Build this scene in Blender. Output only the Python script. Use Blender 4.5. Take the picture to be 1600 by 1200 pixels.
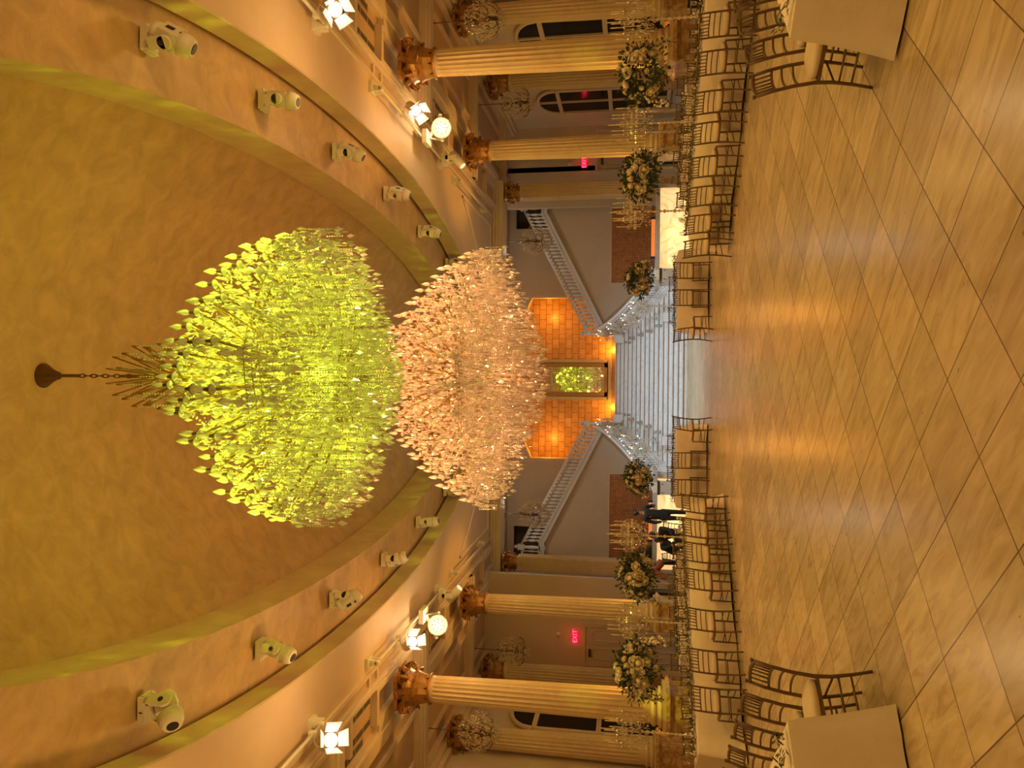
import bpy, bmesh, math, random
from mathutils import Vector, Matrix, Euler
random.seed(7)
C = bpy.context.scene.collection
PI = math.pi
for o in list(bpy.data.objects): bpy.data.objects.remove(o, do_unlink=True)

# ------------------------------------------------------------------ camera, world, exposure, lights
EYE = 1.926
TH, YAW, ROLL = 0.160534, -0.008593, 0.009488        # pitch up, yaw, small roll; the photo lies on its side
cy_, sy_ = math.cos(YAW), math.sin(YAW)
f0 = Vector((sy_, cy_, 0)); r0 = Vector((cy_, -sy_, 0)); up = Vector((0, 0, 1))
FW = math.cos(TH) * f0 + math.sin(TH) * up
DN = -(-math.sin(TH) * f0 + math.cos(TH) * up)
RT = math.cos(ROLL) * r0 - math.sin(ROLL) * DN
DD = math.sin(ROLL) * r0 + math.cos(ROLL) * DN
cam = bpy.data.objects.new('camera', bpy.data.cameras.new('camera')); C.objects.link(cam)
M = Matrix.Identity(4)
for i in range(3):
    M[i][0], M[i][1], M[i][2] = DD[i], RT[i], -FW[i]
M[2][3] = EYE
cam.matrix_world = M
cam.data.sensor_width = 36.0
cam.data.lens = 36.0 * 1145.0 / 1600.0
cam.data.clip_start = 0.05; cam.data.clip_end = 200
bpy.context.scene.camera = cam
W = bpy.data.worlds.new('night'); bpy.context.scene.world = W; W.use_nodes = True
W.node_tree.nodes['Background'].inputs[0].default_value = (0.01, 0.008, 0.006, 1)
W.node_tree.nodes['Background'].inputs[1].default_value = 0.3
vs = bpy.context.scene.view_settings
vs.view_transform = 'Standard'; vs.look = 'None'; vs.gamma = 1; vs.use_curve_mapping = False
vs.exposure = 0.35

AMBER = (1.0, 0.60, 0.19); PEACH = (1.0, 0.60, 0.30); WARM = (1.0, 0.72, 0.42); COOL = (0.60, 0.82, 1.0)
LIME = (0.88, 1.0, 0.05); PINK = (1.0, 0.37, 0.13); ORANGE = (1.0, 0.36, 0.03)

def light(kind, name, loc, power, color, target=None, size=0.2, size_y=None, spot=60, blend=0.5):
    d = bpy.data.lights.new(name, kind); d.energy = power; d.color = color
    if kind == 'AREA':
        d.size = size
        if size_y: d.shape = 'RECTANGLE'; d.size_y = size_y
    else: d.shadow_soft_size = size
    if kind == 'SPOT': d.spot_size = math.radians(spot); d.spot_blend = blend
    o = bpy.data.objects.new(name, d); C.objects.link(o); o.location = loc
    if target is not None:
        o.rotation_euler = (Vector(target) - Vector(loc)).to_track_quat('-Z', 'Y').to_euler()
    return o

# added amber fill spots at the ceiling, sides, rear and aisles; no fixtures built
for s in (-1, 1):
    for y in (1.5, 5.5, 10, 15, 20):
        light('SPOT', 'fill_spot', (s * 5.15, y, 6.93), 135, AMBER, (s * 4.0, y + 1, 0), 0.25, spot=130, blend=1)
    for y in (18, 23):
        light('SPOT', 'fill_spot', (s * 9.0, y, 6.9), 9, AMBER, (s * 9.0, y, 0), 0.25, spot=130, blend=1)
for s in (-1, 1):
    light('SPOT', 'fill_spot', (s * 2.5, -2.5, 6.93), 270, AMBER, (s * 2.2, 1.0, 0), 0.25, spot=125, blend=1)
    for y in (3.6, 9.0, 11.6, 17.2):
        light('SPOT', 'ledge_fill_spot', (s * (3.7 if y > 5 else 3.0), y, 7.40), 170, AMBER, (s * 1.6, y + .5, 0), 0.2, spot=110, blend=1)  # more added fill, set at the dome ledge for the centre floor
# added amber fill points in the air below the ceiling edge, without fixtures
for s in (-1, 1):
    for y, pw in ((2.0, 66), (6.0, 66), (10.0, 60), (14.0, 44), (18.0, 22), (22.5, 12)):
        light('POINT', 'amber_fill', (s * 4.7, y, 5.5), pw, AMBER, size=0.2)
# farthest moving heads: cool white washed over the staircase and the floor before it
for s in (-1, 1):
    light('SPOT', 'stage_beam', (s * 3.2, 21.65, 6.85), 1050, COOL, (s * 0.0, 24.9, 0.0), 0.12, spot=100, blend=1)
# coloured beams of the moving heads round the dome, each thrown at a chandelier
def beam(x, y, ty, tz, power, col, ang):
    d = (Vector((0, ty, tz)) - Vector((x, y, 7.0))).normalized()
    light('SPOT', 'head_beam', Vector((x, y, 7.0)) + d * .55, power, col, (0, ty, tz), 0.08, spot=ang, blend=0.4)
for s in (-1, 1):
    beam(s * 3.4, 6.0, 8.6, 6.2, 480, LIME, 42); beam(s * 4.1, 10.27, 8.6, 6.1, 700, LIME, 44); beam(s * 3.8, 7.62, 8.6, 6.1, 700, LIME, 46)
    beam(s * 4.1, 10.27, 13.4, 4.7, 820, PINK, 54); beam(s * 4.15, 13.0, 13.4, 4.8, 580, PINK, 56); beam(s * 3.4, 6.4, 13.4, 4.5, 1150, PINK, 30)
    beam(s * 4.1, 15.86, 18.4, 6.0, 400, LIME, 46); beam(s * 3.75, 18.55, 18.4, 6.0, 300, LIME, 46); beam(s * 3.4, 20.6, 18.4, 6.0, 400, LIME, 46)
for s in (-1, 1):
    beam(s * 2.6, 4.4, 8.6, 5.35, 420, LIME, 27)
light('SPOT', 'head_beam', (-3.6, 10.6, 6.7), 700, LIME, (-6.2, 14.7, 1.2), 0.05, spot=8, blend=0.35)
light('SPOT', 'head_beam', (3.6, 10.6, 6.7), 160, LIME, (6.35, 14.75, 2.9), 0.05, spot=7, blend=0.9)
light('SPOT', 'head_beam', (-3.6, 10.6, 6.7), 160, LIME, (-6.35, 14.75, 2.9), 0.05, spot=7, blend=0.9)
# amber uplights at the foot of the columns and in the corners of the landing niche
for s in (-1, 1):
    for y in (15.0, 21.0):
        light('SPOT', 'uplight', (s * 5.72, y + 0.22, 0.25), 620, (1, .48, .08), (s * 6.4, y + 0.0, 7), 0.06, spot=40, blend=0.7)
    light('SPOT', 'uplight', (s * 9.3, 20.1, 0.25), 130, ORANGE, (s * 9.75, 19.6, 7), 0.06, spot=40, blend=0.7)
    light('POINT', 'niche_lamp', (s * 1.35, 33.9, 2.75), 34, ORANGE, size=0.06)
    light('POINT', 'niche_lamp', (s * 2.9, 33.2, 5.6), 50, ORANGE, size=0.1)
    light('POINT', 'stair_hall_fill', (s * 5.0, 28.6, 6.6), 22, (.95, .9, .8), size=0.2)  # added fill point for the flight walls, no fixture here

# ------------------------------------------------------------------ materials
MATS = {}
def nodes(name):
    m = bpy.data.materials.new(name); m.use_nodes = True
    nt = m.node_tree; b = nt.nodes['Principled BSDF']
    return m, nt, b
def mat(name, col, rough=0.6, metal=0.0, spec=0.5, emis=None, estr=0, var=0.0, vscale=4.0, bump=0.0, bscale=40, coat=0, vstretch=None):
    if name in MATS: return MATS[name]
    m, nt, b = nodes(name)
    b.inputs['Base Color'].default_value = (*col, 1); b.inputs['Roughness'].default_value = rough
    b.inputs['Metallic'].default_value = metal; b.inputs['Specular IOR Level'].default_value = spec
    b.inputs['Coat Weight'].default_value = coat
    if emis: b.inputs['Emission Color'].default_value = (*emis, 1); b.inputs['Emission Strength'].default_value = estr
    tc = nt.nodes.new('ShaderNodeTexCoord')
    if var or bump:
        mp = nt.nodes.new('ShaderNodeMapping'); nt.links.new(tc.outputs['Object'], mp.inputs[0])
        if vstretch: mp.inputs['Scale'].default_value = vstretch
    if var:
        n = nt.nodes.new('ShaderNodeTexNoise'); n.inputs['Scale'].default_value = vscale; n.inputs['Detail'].default_value = 8
        n.inputs['Roughness'].default_value = 0.65; n.inputs['Distortion'].default_value = 0.6
        nt.links.new(mp.outputs[0], n.inputs['Vector'])
        r = nt.nodes.new('ShaderNodeValToRGB')
        r.color_ramp.elements[0].position = 0.3; r.color_ramp.elements[1].position = 0.72
        r.color_ramp.elements[0].color = tuple(c * (1 - var) for c in col) + (1,)
        r.color_ramp.elements[1].color = tuple(min(1, c * (1 + var * 0.6)) for c in col) + (1,)
        nt.links.new(n.outputs['Fac'], r.inputs[0]); nt.links.new(r.outputs[0], b.inputs['Base Color'])
    if bump:
        n2 = nt.nodes.new('ShaderNodeTexNoise'); n2.inputs['Scale'].default_value = bscale; n2.inputs['Detail'].default_value = 4
        nt.links.new(mp.outputs[0], n2.inputs['Vector'])
        bp = nt.nodes.new('ShaderNodeBump'); bp.inputs['Strength'].default_value = bump; bp.inputs['Distance'].default_value = 0.02
        nt.links.new(n2.outputs['Fac'], bp.inputs['Height']); nt.links.new(bp.outputs[0], b.inputs['Normal'])
    MATS[name] = m
    return m
def emit(name, col, s):
    if name in MATS: return MATS[name]
    m = mat(name, (0.02, 0.02, 0.02), 0.4, emis=col, estr=s)
    return m
def floor_material():
    m, nt, b = nodes('travertine floor'); L = nt.links.new; N = nt.nodes.new
    tc = N('ShaderNodeTexCoord'); mp = N('ShaderNodeMapping'); L(tc.outputs['Object'], mp.inputs[0])
    mp.vector_type = 'POINT'; mp.inputs['Rotation'].default_value = (0, 0, PI / 4)
    s = 0.862 / math.sqrt(2)
    ox, oy = 0.011, 4.886
    c, sn = math.cos(PI / 4), math.sin(PI / 4)
    rx, ry = c * ox - sn * oy, sn * ox + c * oy
    mp.inputs['Location'].default_value = (-rx, -ry, 0)
    sep = N('ShaderNodeSeparateXYZ'); L(mp.outputs[0], sep.inputs[0])
    cells = []; edges = []
    for k in (0, 1):
        d = N('ShaderNodeMath'); d.operation = 'DIVIDE'; L(sep.outputs[k], d.inputs[0]); d.inputs[1].default_value = s
        fl = N('ShaderNodeMath'); fl.operation = 'FLOOR'; L(d.outputs[0], fl.inputs[0]); cells.append(fl)
        fr = N('ShaderNodeMath'); fr.operation = 'SUBTRACT'; L(d.outputs[0], fr.inputs[0]); L(fl.outputs[0], fr.inputs[1])
        a = N('ShaderNodeMath'); a.operation = 'SUBTRACT'; L(fr.outputs[0], a.inputs[0]); a.inputs[1].default_value = 0.5
        ab = N('ShaderNodeMath'); ab.operation = 'ABSOLUTE'; L(a.outputs[0], ab.inputs[0])
        g = N('ShaderNodeMath'); g.operation = 'GREATER_THAN'; L(ab.outputs[0], g.inputs[0]); g.inputs[1].default_value = 0.492
        edges.append(g)
    mx = N('ShaderNodeMath'); mx.operation = 'MAXIMUM'; L(edges[0].outputs[0], mx.inputs[0]); L(edges[1].outputs[0], mx.inputs[1])
    cb = N('ShaderNodeCombineXYZ'); L(cells[0].outputs[0], cb.inputs[0]); L(cells[1].outputs[0], cb.inputs[1])
    wn = N('ShaderNodeTexWhiteNoise'); wn.noise_dimensions = '3D'; L(cb.outputs[0], wn.inputs['Vector'])
    off = N('ShaderNodeVectorMath'); off.operation = 'SCALE'; L(wn.outputs['Color'], off.inputs[0]); off.inputs['Scale'].default_value = 37
    ad = N('ShaderNodeVectorMath'); ad.operation = 'ADD'; L(mp.outputs[0], ad.inputs[0]); L(off.outputs[0], ad.inputs[1])
    mp2 = N('ShaderNodeMapping'); L(ad.outputs[0], mp2.inputs[0]); mp2.inputs['Rotation'].default_value = (0, 0, 0.55); mp2.inputs['Scale'].default_value = (1.0, 4.2, 1)
    no = N('ShaderNodeTexNoise'); L(mp2.outputs[0], no.inputs['Vector']); no.inputs['Scale'].default_value = 1.9; no.inputs['Detail'].default_value = 10; no.inputs['Roughness'].default_value = 0.62; no.inputs['Distortion'].default_value = 1.3
    r = N('ShaderNodeValToRGB'); L(no.outputs['Fac'], r.inputs[0])
    e = r.color_ramp.elements; e[0].position = 0.3; e[0].color = (0.34, 0.245, 0.125, 1); e[1].position = 0.72; e[1].color = (0.57, 0.455, 0.28, 1)
    el = r.color_ramp.elements.new(0.47); el.color = (0.46, 0.355, 0.20, 1)
    hs = N('ShaderNodeHueSaturation'); L(r.outputs[0], hs.inputs['Color'])
    mr = N('ShaderNodeMapRange'); L(wn.outputs['Value'], mr.inputs[0]); mr.inputs[3].default_value = 0.84; mr.inputs[4].default_value = 1.12
    L(mr.outputs[0], hs.inputs['Value'])
    # small pits
    no2 = N('ShaderNodeTexNoise'); L(ad.outputs[0], no2.inputs['Vector']); no2.inputs['Scale'].default_value = 16; no2.inputs['Detail'].default_value = 3
    pit = N('ShaderNodeMath'); pit.operation = 'GREATER_THAN'; L(no2.outputs['Fac'], pit.inputs[0]); pit.inputs[1].default_value = 0.735
    mp_ = N('ShaderNodeMath'); mp_.operation = 'MULTIPLY'; L(pit.outputs[0], mp_.inputs[0]); mp_.inputs[1].default_value = 0.55
    mm = N('ShaderNodeMath'); mm.operation = 'MAXIMUM'; L(mx.outputs[0], mm.inputs[0]); L(mp_.outputs[0], mm.inputs[1])
    mix = N('ShaderNodeMix'); mix.data_type = 'RGBA'; L(mm.outputs[0], mix.inputs[0]); L(hs.outputs[0], mix.inputs[6]); mix.inputs[7].default_value = (0.10, 0.055, 0.022, 1)
    L(mix.outputs[2], b.inputs['Base Color'])
    rr = N('ShaderNodeMapRange'); L(no.outputs['Fac'], rr.inputs[0]); rr.inputs[3].default_value = 0.19; rr.inputs[4].default_value = 0.30
    L(rr.outputs[0], b.inputs['Roughness'])
    return m
def brick_material(name, c1, c2, mortar, scale, bw, bh, msize, axis='XZ', rough=0.4, off=0.5):
    m, nt, b = nodes(name); L = nt.links.new; N = nt.nodes.new
    tc = N('ShaderNodeTexCoord'); sp = N('ShaderNodeSeparateXYZ'); L(tc.outputs['Object'], sp.inputs[0])
    cb = N('ShaderNodeCombineXYZ'); L(sp.outputs['XYZ'.index(axis[0])], cb.inputs[0]); L(sp.outputs['XYZ'.index(axis[1])], cb.inputs[1])
    br = N('ShaderNodeTexBrick'); L(cb.outputs[0], br.inputs['Vector']); br.offset = off
    br.inputs['Color1'].default_value = (*c1, 1); br.inputs['Color2'].default_value = (*c2, 1); br.inputs['Mortar'].default_value = (*mortar, 1)
    br.inputs['Scale'].default_value = scale; br.inputs['Mortar Size'].default_value = msize; br.inputs['Brick Width'].default_value = bw; br.inputs['Row Height'].default_value = bh
    no = N('ShaderNodeTexNoise'); L(tc.outputs['Object'], no.inputs['Vector']); no.inputs['Scale'].default_value = 3; no.inputs['Detail'].default_value = 7; no.inputs['Distortion'].default_value = 1
    mr = N('ShaderNodeMapRange'); L(no.outputs['Fac'], mr.inputs[0]); mr.inputs[1].default_value = 0.3; mr.inputs[2].default_value = 0.7; mr.inputs[3].default_value = 0.8; mr.inputs[4].default_value = 1.12
    hs = N('ShaderNodeHueSaturation'); L(br.outputs['Color'], hs.inputs['Color']); L(mr.outputs[0], hs.inputs['Value'])
    L(hs.outputs[0], b.inputs['Base Color']); b.inputs['Roughness'].default_value = rough
    bp = N('ShaderNodeBump'); bp.inputs['Strength'].default_value = 0.4; bp.inputs['Distance'].default_value = 0.01; bp.invert = True
    L(br.outputs['Fac'], bp.inputs['Height']); L(bp.outputs[0], b.inputs['Normal'])
    return m
def vein_material(name, base, vein, rough, scale=2.0, emis=0, width=0.05):
    m, nt, b = nodes(name); L = nt.links.new; N = nt.nodes.new
    tc = N('ShaderNodeTexCoord'); no = N('ShaderNodeTexNoise'); L(tc.outputs['Object'], no.inputs['Vector'])
    no.inputs['Scale'].default_value = scale; no.inputs['Detail'].default_value = 8; no.inputs['Distortion'].default_value = 1.6
    a = N('ShaderNodeMath'); a.operation = 'SUBTRACT'; L(no.outputs['Fac'], a.inputs[0]); a.inputs[1].default_value = 0.5
    ab = N('ShaderNodeMath'); ab.operation = 'ABSOLUTE'; L(a.outputs[0], ab.inputs[0])
    r = N('ShaderNodeValToRGB'); L(ab.outputs[0], r.inputs[0])
    r.color_ramp.elements[0].color = (*vein, 1); r.color_ramp.elements[1].position = width; r.color_ramp.elements[1].color = (*base, 1)
    L(r.outputs[0], b.inputs['Base Color']); b.inputs['Roughness'].default_value = rough
    if emis: L(r.outputs[0], b.inputs['Emission Color']); b.inputs['Emission Strength'].default_value = emis
    return m
def crystal_material(name, col, trans=0.55, gloss=0.25):
    m = bpy.data.materials.new(name); m.use_nodes = True; nt = m.node_tree; L = nt.links.new; N = nt.nodes.new
    nt.nodes.remove(nt.nodes['Principled BSDF']); out = nt.nodes['Material Output']
    t = N('ShaderNodeBsdfTranslucent'); t.inputs[0].default_value = (*col, 1)
    d = N('ShaderNodeBsdfDiffuse'); d.inputs[0].default_value = (*col, 1)
    g = N('ShaderNodeBsdfGlossy'); g.inputs['Roughness'].default_value = 0.08; g.inputs[0].default_value = (1, 1, 1, 1)
    tr = N('ShaderNodeBsdfTransparent')
    lw = N('ShaderNodeLayerWeight'); lw.inputs[0].default_value = 0.5
    rp = N('ShaderNodeValToRGB'); L(lw.outputs['Facing'], rp.inputs[0]); rp.color_ramp.elements[0].position = 0.25; rp.color_ramp.elements[1].position = 0.85
    rp.color_ramp.elements[0].color = (*col, 1); rp.color_ramp.elements[1].color = tuple(c * .16 for c in col) + (1,)  # edge-on facets coloured darker, imitating dark surroundings refracted in glass
    L(rp.outputs[0], t.inputs[0]); L(rp.outputs[0], d.inputs[0])
    m1 = N('ShaderNodeMixShader'); m1.inputs[0].default_value = trans; L(d.outputs[0], m1.inputs[1]); L(t.outputs[0], m1.inputs[2])
    m2 = N('ShaderNodeMixShader'); m2.inputs[0].default_value = gloss; L(m1.outputs[0], m2.inputs[1]); L(g.outputs[0], m2.inputs[2])
    m3 = N('ShaderNodeMixShader'); m3.inputs[0].default_value = 0.06; L(m2.outputs[0], m3.inputs[1]); L(tr.outputs[0], m3.inputs[2])
    L(m3.outputs[0], out.inputs[0])
    return m
def glass_material(name, col=(1, 1, 1), rough=0.02):
    m = bpy.data.materials.new(name); m.use_nodes = True; nt = m.node_tree; L = nt.links.new; N = nt.nodes.new
    nt.nodes.remove(nt.nodes['Principled BSDF']); out = nt.nodes['Material Output']
    tr = N('ShaderNodeBsdfTransparent'); tr.inputs[0].default_value = (*col, 1)
    g = N('ShaderNodeBsdfGlossy'); g.inputs['Roughness'].default_value = rough
    lw = N('ShaderNodeLayerWeight'); lw.inputs[0].default_value = 0.35
    mr = N('ShaderNodeMapRange'); L(lw.outputs['Facing'], mr.inputs[0]); mr.inputs[3].default_value = 0.12; mr.inputs[4].default_value = 0.75
    mx = N('ShaderNodeMixShader'); L(mr.outputs[0], mx.inputs[0]); L(tr.outputs[0], mx.inputs[1]); L(g.outputs[0], mx.inputs[2])
    L(mx.outputs[0], out.inputs[0])
    return m

FLOOR = floor_material()
PLASTER = mat('dome plaster', (0.56, 0.36, 0.17), 0.55, var=0.24, vscale=2.6, bump=0.25, bscale=9)
PLASTER2 = mat('band plaster', (0.60, 0.46, 0.28), 0.6, var=0.14, vscale=2.5)
CEIL = mat('ceiling paint', (0.66, 0.48, 0.30), 0.6, var=0.06, vscale=1.5)
TRIM = mat('trim paint', (0.70, 0.55, 0.37), 0.5, var=0.05, vscale=3)
COFFER = mat('coffer paint', (0.55, 0.37, 0.21), 0.6, var=0.06)
WALL = mat('wall paint', (0.66, 0.54, 0.39), 0.7, var=0.05, vscale=1.5)
SHADEWALL = mat('shaded corridor wall', (0.20, 0.15, 0.10), 0.8, var=0.05)  # corridor wall coloured dark, standing for the gloom in the openings
SHAFT = mat('column stone', (0.66, 0.50, 0.28), 0.42, var=0.10, vscale=5)
PEDESTAL = vein_material('pedestal marble', (0.62, 0.42, 0.20), (0.40, 0.22, 0.08), 0.35, 2.4, 0, 0.09)
GOLD = mat('gilded plaster', (0.42, 0.20, 0.05), 0.36, 0.45, var=0.25, vscale=10)
VENT = mat('vent grille', (0.10, 0.08, 0.05), 0.6, var=0.2, vscale=60)
NICHE = brick_material('niche stone tiles', (0.72, 0.45, 0.20), (0.60, 0.34, 0.12), (0.25, 0.12, 0.04), 1, 0.46, 0.31, 0.012, 'XZ', 0.3)
MOSAIC = brick_material('bar mosaic', (0.62, 0.25, 0.09), (0.46, 0.18, 0.06), (0.30, 0.14, 0.06), 1, 0.10, 0.10, 0.008, 'XZ', 0.35, 0)
MARBLE = vein_material('white marble', (0.74, 0.74, 0.72), (0.62, 0.63, 0.64), 0.35, 1.1, 0, 0.035)
ONYX = vein_material('backlit onyx', (1.0, 0.74, 0.36), (0.90, 0.52, 0.20), 0.3, 1.5, 0.62, 0.07)
COUNTER = mat('grey stone counter', (0.42, 0.39, 0.34), 0.35, var=0.15, vscale=14)
RAILW = mat('white painted wood', (0.72, 0.70, 0.68), 0.4, var=0.04)
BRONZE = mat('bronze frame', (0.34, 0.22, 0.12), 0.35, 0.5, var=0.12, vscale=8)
SILVERF = mat('silver leaf bar', (0.52, 0.45, 0.36), 0.3, 0.6, var=0.1, vscale=20)
MIRROR = mat('mirror glass', (0.9, 0.9, 0.9), 0.01, 1.0)
CLOTH = mat('ivory tablecloth', (0.76, 0.66, 0.52), 0.85, var=0.06, vscale=6, bump=0.6, bscale=7)
CHAIRM = mat('gold chiavari wood', (0.145, 0.088, 0.037), 0.35, 0.25, var=0.15, vscale=12)
CUSHION = mat('ivory cushion', (0.62, 0.50, 0.34), 0.8, var=0.06, vscale=10)
IRON = mat('bronzed iron', (0.16, 0.09, 0.05), 0.4, 0.6, var=0.2, vscale=12)
BRASS = mat('aged brass', (0.42, 0.30, 0.10), 0.35, 0.8, var=0.2, vscale=12)
WHITEP = mat('cream plastic', (0.70, 0.64, 0.50), 0.5, var=0.04)
BLACK = mat('black plastic', (0.02, 0.018, 0.016), 0.4, var=0.1)
LEAF = mat('leaf green', (0.055, 0.085, 0.025), 0.6, var=0.4, vscale=9)
ROSE = mat('ivory rose', (0.80, 0.70, 0.50), 0.7, var=0.12, vscale=14)
TAPER = mat('ivory candle wax', (0.80, 0.66, 0.42), 0.5, var=0.04)
GREENC = crystal_material('chandelier crystal', (0.93, 0.93, 0.90))
CLEARC = crystal_material('candelabra crystal', (0.92, 0.80, 0.58), 0.4, 0.3)
GLASS = glass_material('clear glass')
PANE = mat('night window pane', (0.012, 0.010, 0.010), 0.12, spec=0.12, var=0.1)
SUIT = mat('black suit cloth', (0.012, 0.011, 0.012), 0.8, var=0.2, vscale=20)
HAIR = mat('black hair', (0.015, 0.011, 0.009), 0.5, var=0.2, vscale=30)
SKIN = mat('skin', (0.42, 0.24, 0.15), 0.55, var=0.05)
REDC = mat('red cloth', (0.34, 0.09, 0.05), 0.8, var=0.1)
GREYBOX = mat('grey enamel', (0.50, 0.47, 0.44), 0.4, var=0.06)

# ------------------------------------------------------------------ mesh helpers
class MB:
    def __init__(s): s.v = []; s.f = []; s.mi = []; s.sm = []; s.cur = 0; s.smooth = False
    def add(s, vs, fs, smooth=None):
        b = len(s.v); s.v.extend([tuple(p) for p in vs])
        for f in fs:
            s.f.append(tuple(b + i for i in f)); s.mi.append(s.cur); s.sm.append(s.smooth if smooth is None else smooth)
        return s
    def box(s, x0, x1, y0, y1, z0, z1):
        v = [(x, y, z) for z in (z0, z1) for y in (y0, y1) for x in (x0, x1)]
        return s.add(v, [(0, 2, 3, 1), (4, 5, 7, 6), (0, 1, 5, 4), (2, 6, 7, 3), (0, 4, 6, 2), (1, 3, 7, 5)], False)
    def obox(s, c, size, mx):
        v = [mx @ Vector((x * size[0] / 2, y * size[1] / 2, z * size[2] / 2)) + Vector(c) for z in (-1, 1) for y in (-1, 1) for x in (-1, 1)]
        return s.add(v, [(0, 2, 3, 1), (4, 5, 7, 6), (0, 1, 5, 4), (2, 6, 7, 3), (0, 4, 6, 2), (1, 3, 7, 5)], False)
    def lathe(s, prof, seg=16, c=(0, 0, 0), mx=None, smooth=True, a0=0, a1=2 * PI):
        full = abs(a1 - a0 - 2 * PI) < 1e-6; n = seg if full else seg + 1
        v = []
        for r, z in prof:
            for k in range(n):
                a = a0 + (a1 - a0) * k / seg
                p = Vector((r * math.cos(a), r * math.sin(a), z))
                if mx is not None: p = mx @ p
                v.append(p + Vector(c))
        f = []
        for i in range(len(prof) - 1):
            for k in range(seg):
                k2 = (k + 1) % n
                f.append((i * n + k, i * n + k2, (i + 1) * n + k2, (i + 1) * n + k))
        s.add(v, f, smooth)
        if full:
            b = len(s.v) - len(v)
            for i, rev in ((0, True), (len(prof) - 1, False)):
                if prof[i][0] > 1e-4:
                    ids = [b + i * n + k for k in range(n)]
                    s.f.append(tuple(reversed(ids)) if rev else tuple(ids)); s.mi.append(s.cur); s.sm.append(False)
        return s
    def tube(s, path, r, seg=6, smooth=True, closed=False, caps=True):
        P = [Vector(p) for p in path]; n = len(P); rs = r if isinstance(r, (list, tuple)) else [r] * n
        v = []; prev = None
        for i in range(n):
            if closed: t = P[(i + 1) % n] - P[i - 1]
            else: t = P[min(i + 1, n - 1)] - P[max(i - 1, 0)]
            if t.length < 1e-9: t = Vector((0, 0, 1))
            t.normalize()
            if prev is None:
                a = Vector((0, 0, 1)) if abs(t.z) < 0.9 else Vector((1, 0, 0)); u = t.cross(a).normalized()
            else:
                u = prev - t * prev.dot(t)
                u = u.normalized() if u.length > 1e-6 else t.cross(Vector((0, 0, 1))).normalized()
            prev = u; w = t.cross(u)
            for k in range(seg):
                a = 2 * PI * k / seg
                v.append(P[i] + (u * math.cos(a) + w * math.sin(a)) * rs[i])
        f = []
        m = n if closed else n - 1
        for i in range(m):
            for k in range(seg):
                k2 = (k + 1) % seg; j = (i + 1) % n
                f.append((i * seg + k, i * seg + k2, j * seg + k2, j * seg + k))
        s.add(v, f, smooth)
        if caps and not closed:
            b = len(s.v) - len(v)
            s.f.append(tuple(b + k for k in reversed(range(seg)))); s.mi.append(s.cur); s.sm.append(False)
            s.f.append(tuple(b + (n - 1) * seg + k for k in range(seg))); s.mi.append(s.cur); s.sm.append(False)
        return s
    def ball(s, c, r, seg=8, rings=5, sz=1.0):
        prof = [(max(1e-5, r * math.sin(PI * i / rings)), -r * sz * math.cos(PI * i / rings)) for i in range(rings + 1)]
        return s.lathe(prof, seg, c)
    def octa(s, c, rx, ry, rz, mx=None, drop=0.0):
        pts = [(rx, 0, 0), (-rx, 0, 0), (0, ry, 0), (0, -ry, 0), (0, 0, rz), (0, 0, -rz * (1 + drop))]
        v = []
        for p in pts:
            q = Vector(p)
            if mx is not None: q = mx @ q
            v.append(q + Vector(c))
        return s.add(v, [(0, 2, 4), (2, 1, 4), (1, 3, 4), (3, 0, 4), (2, 0, 5), (1, 2, 5), (3, 1, 5), (0, 3, 5)], False)
    def mesh(s, name, mats):
        me = bpy.data.meshes.new(name); me.from_pydata(s.v, [], s.f)
        ms = mats if isinstance(mats, (list, tuple)) else [mats]
        for m in ms: me.materials.append(m)
        me.polygons.foreach_set('material_index', [min(i, len(ms) - 1) for i in s.mi]); me.polygons.foreach_set('use_smooth', s.sm); me.update()
        return me
    def obj(s, name, mats, parent=None, loc=None):
        return link(name, s.mesh(name, mats), parent, loc)
def link(name, me, parent=None, loc=None, rot=None):
    o = bpy.data.objects.new(name, me); C.objects.link(o)
    if parent is not None: o.parent = parent
    if loc is not None: o.location = loc
    if rot is not None: o.rotation_euler = rot
    return o
def tag(o, label=None, cat=None, group=None, kind=None):
    if label: o['label'] = label
    if cat: o['category'] = cat
    if group: o['group'] = group
    if kind: o['kind'] = kind
    return o
def thing(name, label, cat, loc=(0, 0, 0), rz=0, group=None):
    o = bpy.data.objects.new(name, None); C.objects.link(o); o.location = loc; o.rotation_euler = (0, 0, rz); o.empty_display_size = 0.1
    return tag(o, label, cat, group)
def struct(o): o['kind'] = 'structure'; return o
KIDS = {}
def dup(root, loc, rz, label, group=None):
    if root.name not in KIDS:
        ks = {}
        for o in bpy.data.objects:
            if o.parent: ks.setdefault(o.parent.name, []).append(o)
        def walk(o): return [(k, walk(k)) for k in ks.get(o.name, [])]
        KIDS[root.name] = walk(root)
    r = root.copy(); C.objects.link(r); r.location = loc; r.rotation_euler = (0, 0, rz); r['label'] = label
    if group: r['group'] = group
    def rec(lst, par):
        for k, sub in lst:
            c = k.copy(); C.objects.link(c); c.parent = par; rec(sub, c)
    rec(KIDS[root.name], r)
    return r
def arc(n, f): return [f(i / (n - 1)) for i in range(n)]
ORD = ['first', 'second', 'third', 'fourth', 'fifth', 'sixth', 'seventh', 'eighth', 'ninth', 'tenth', 'eleventh', 'twelfth']

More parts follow.
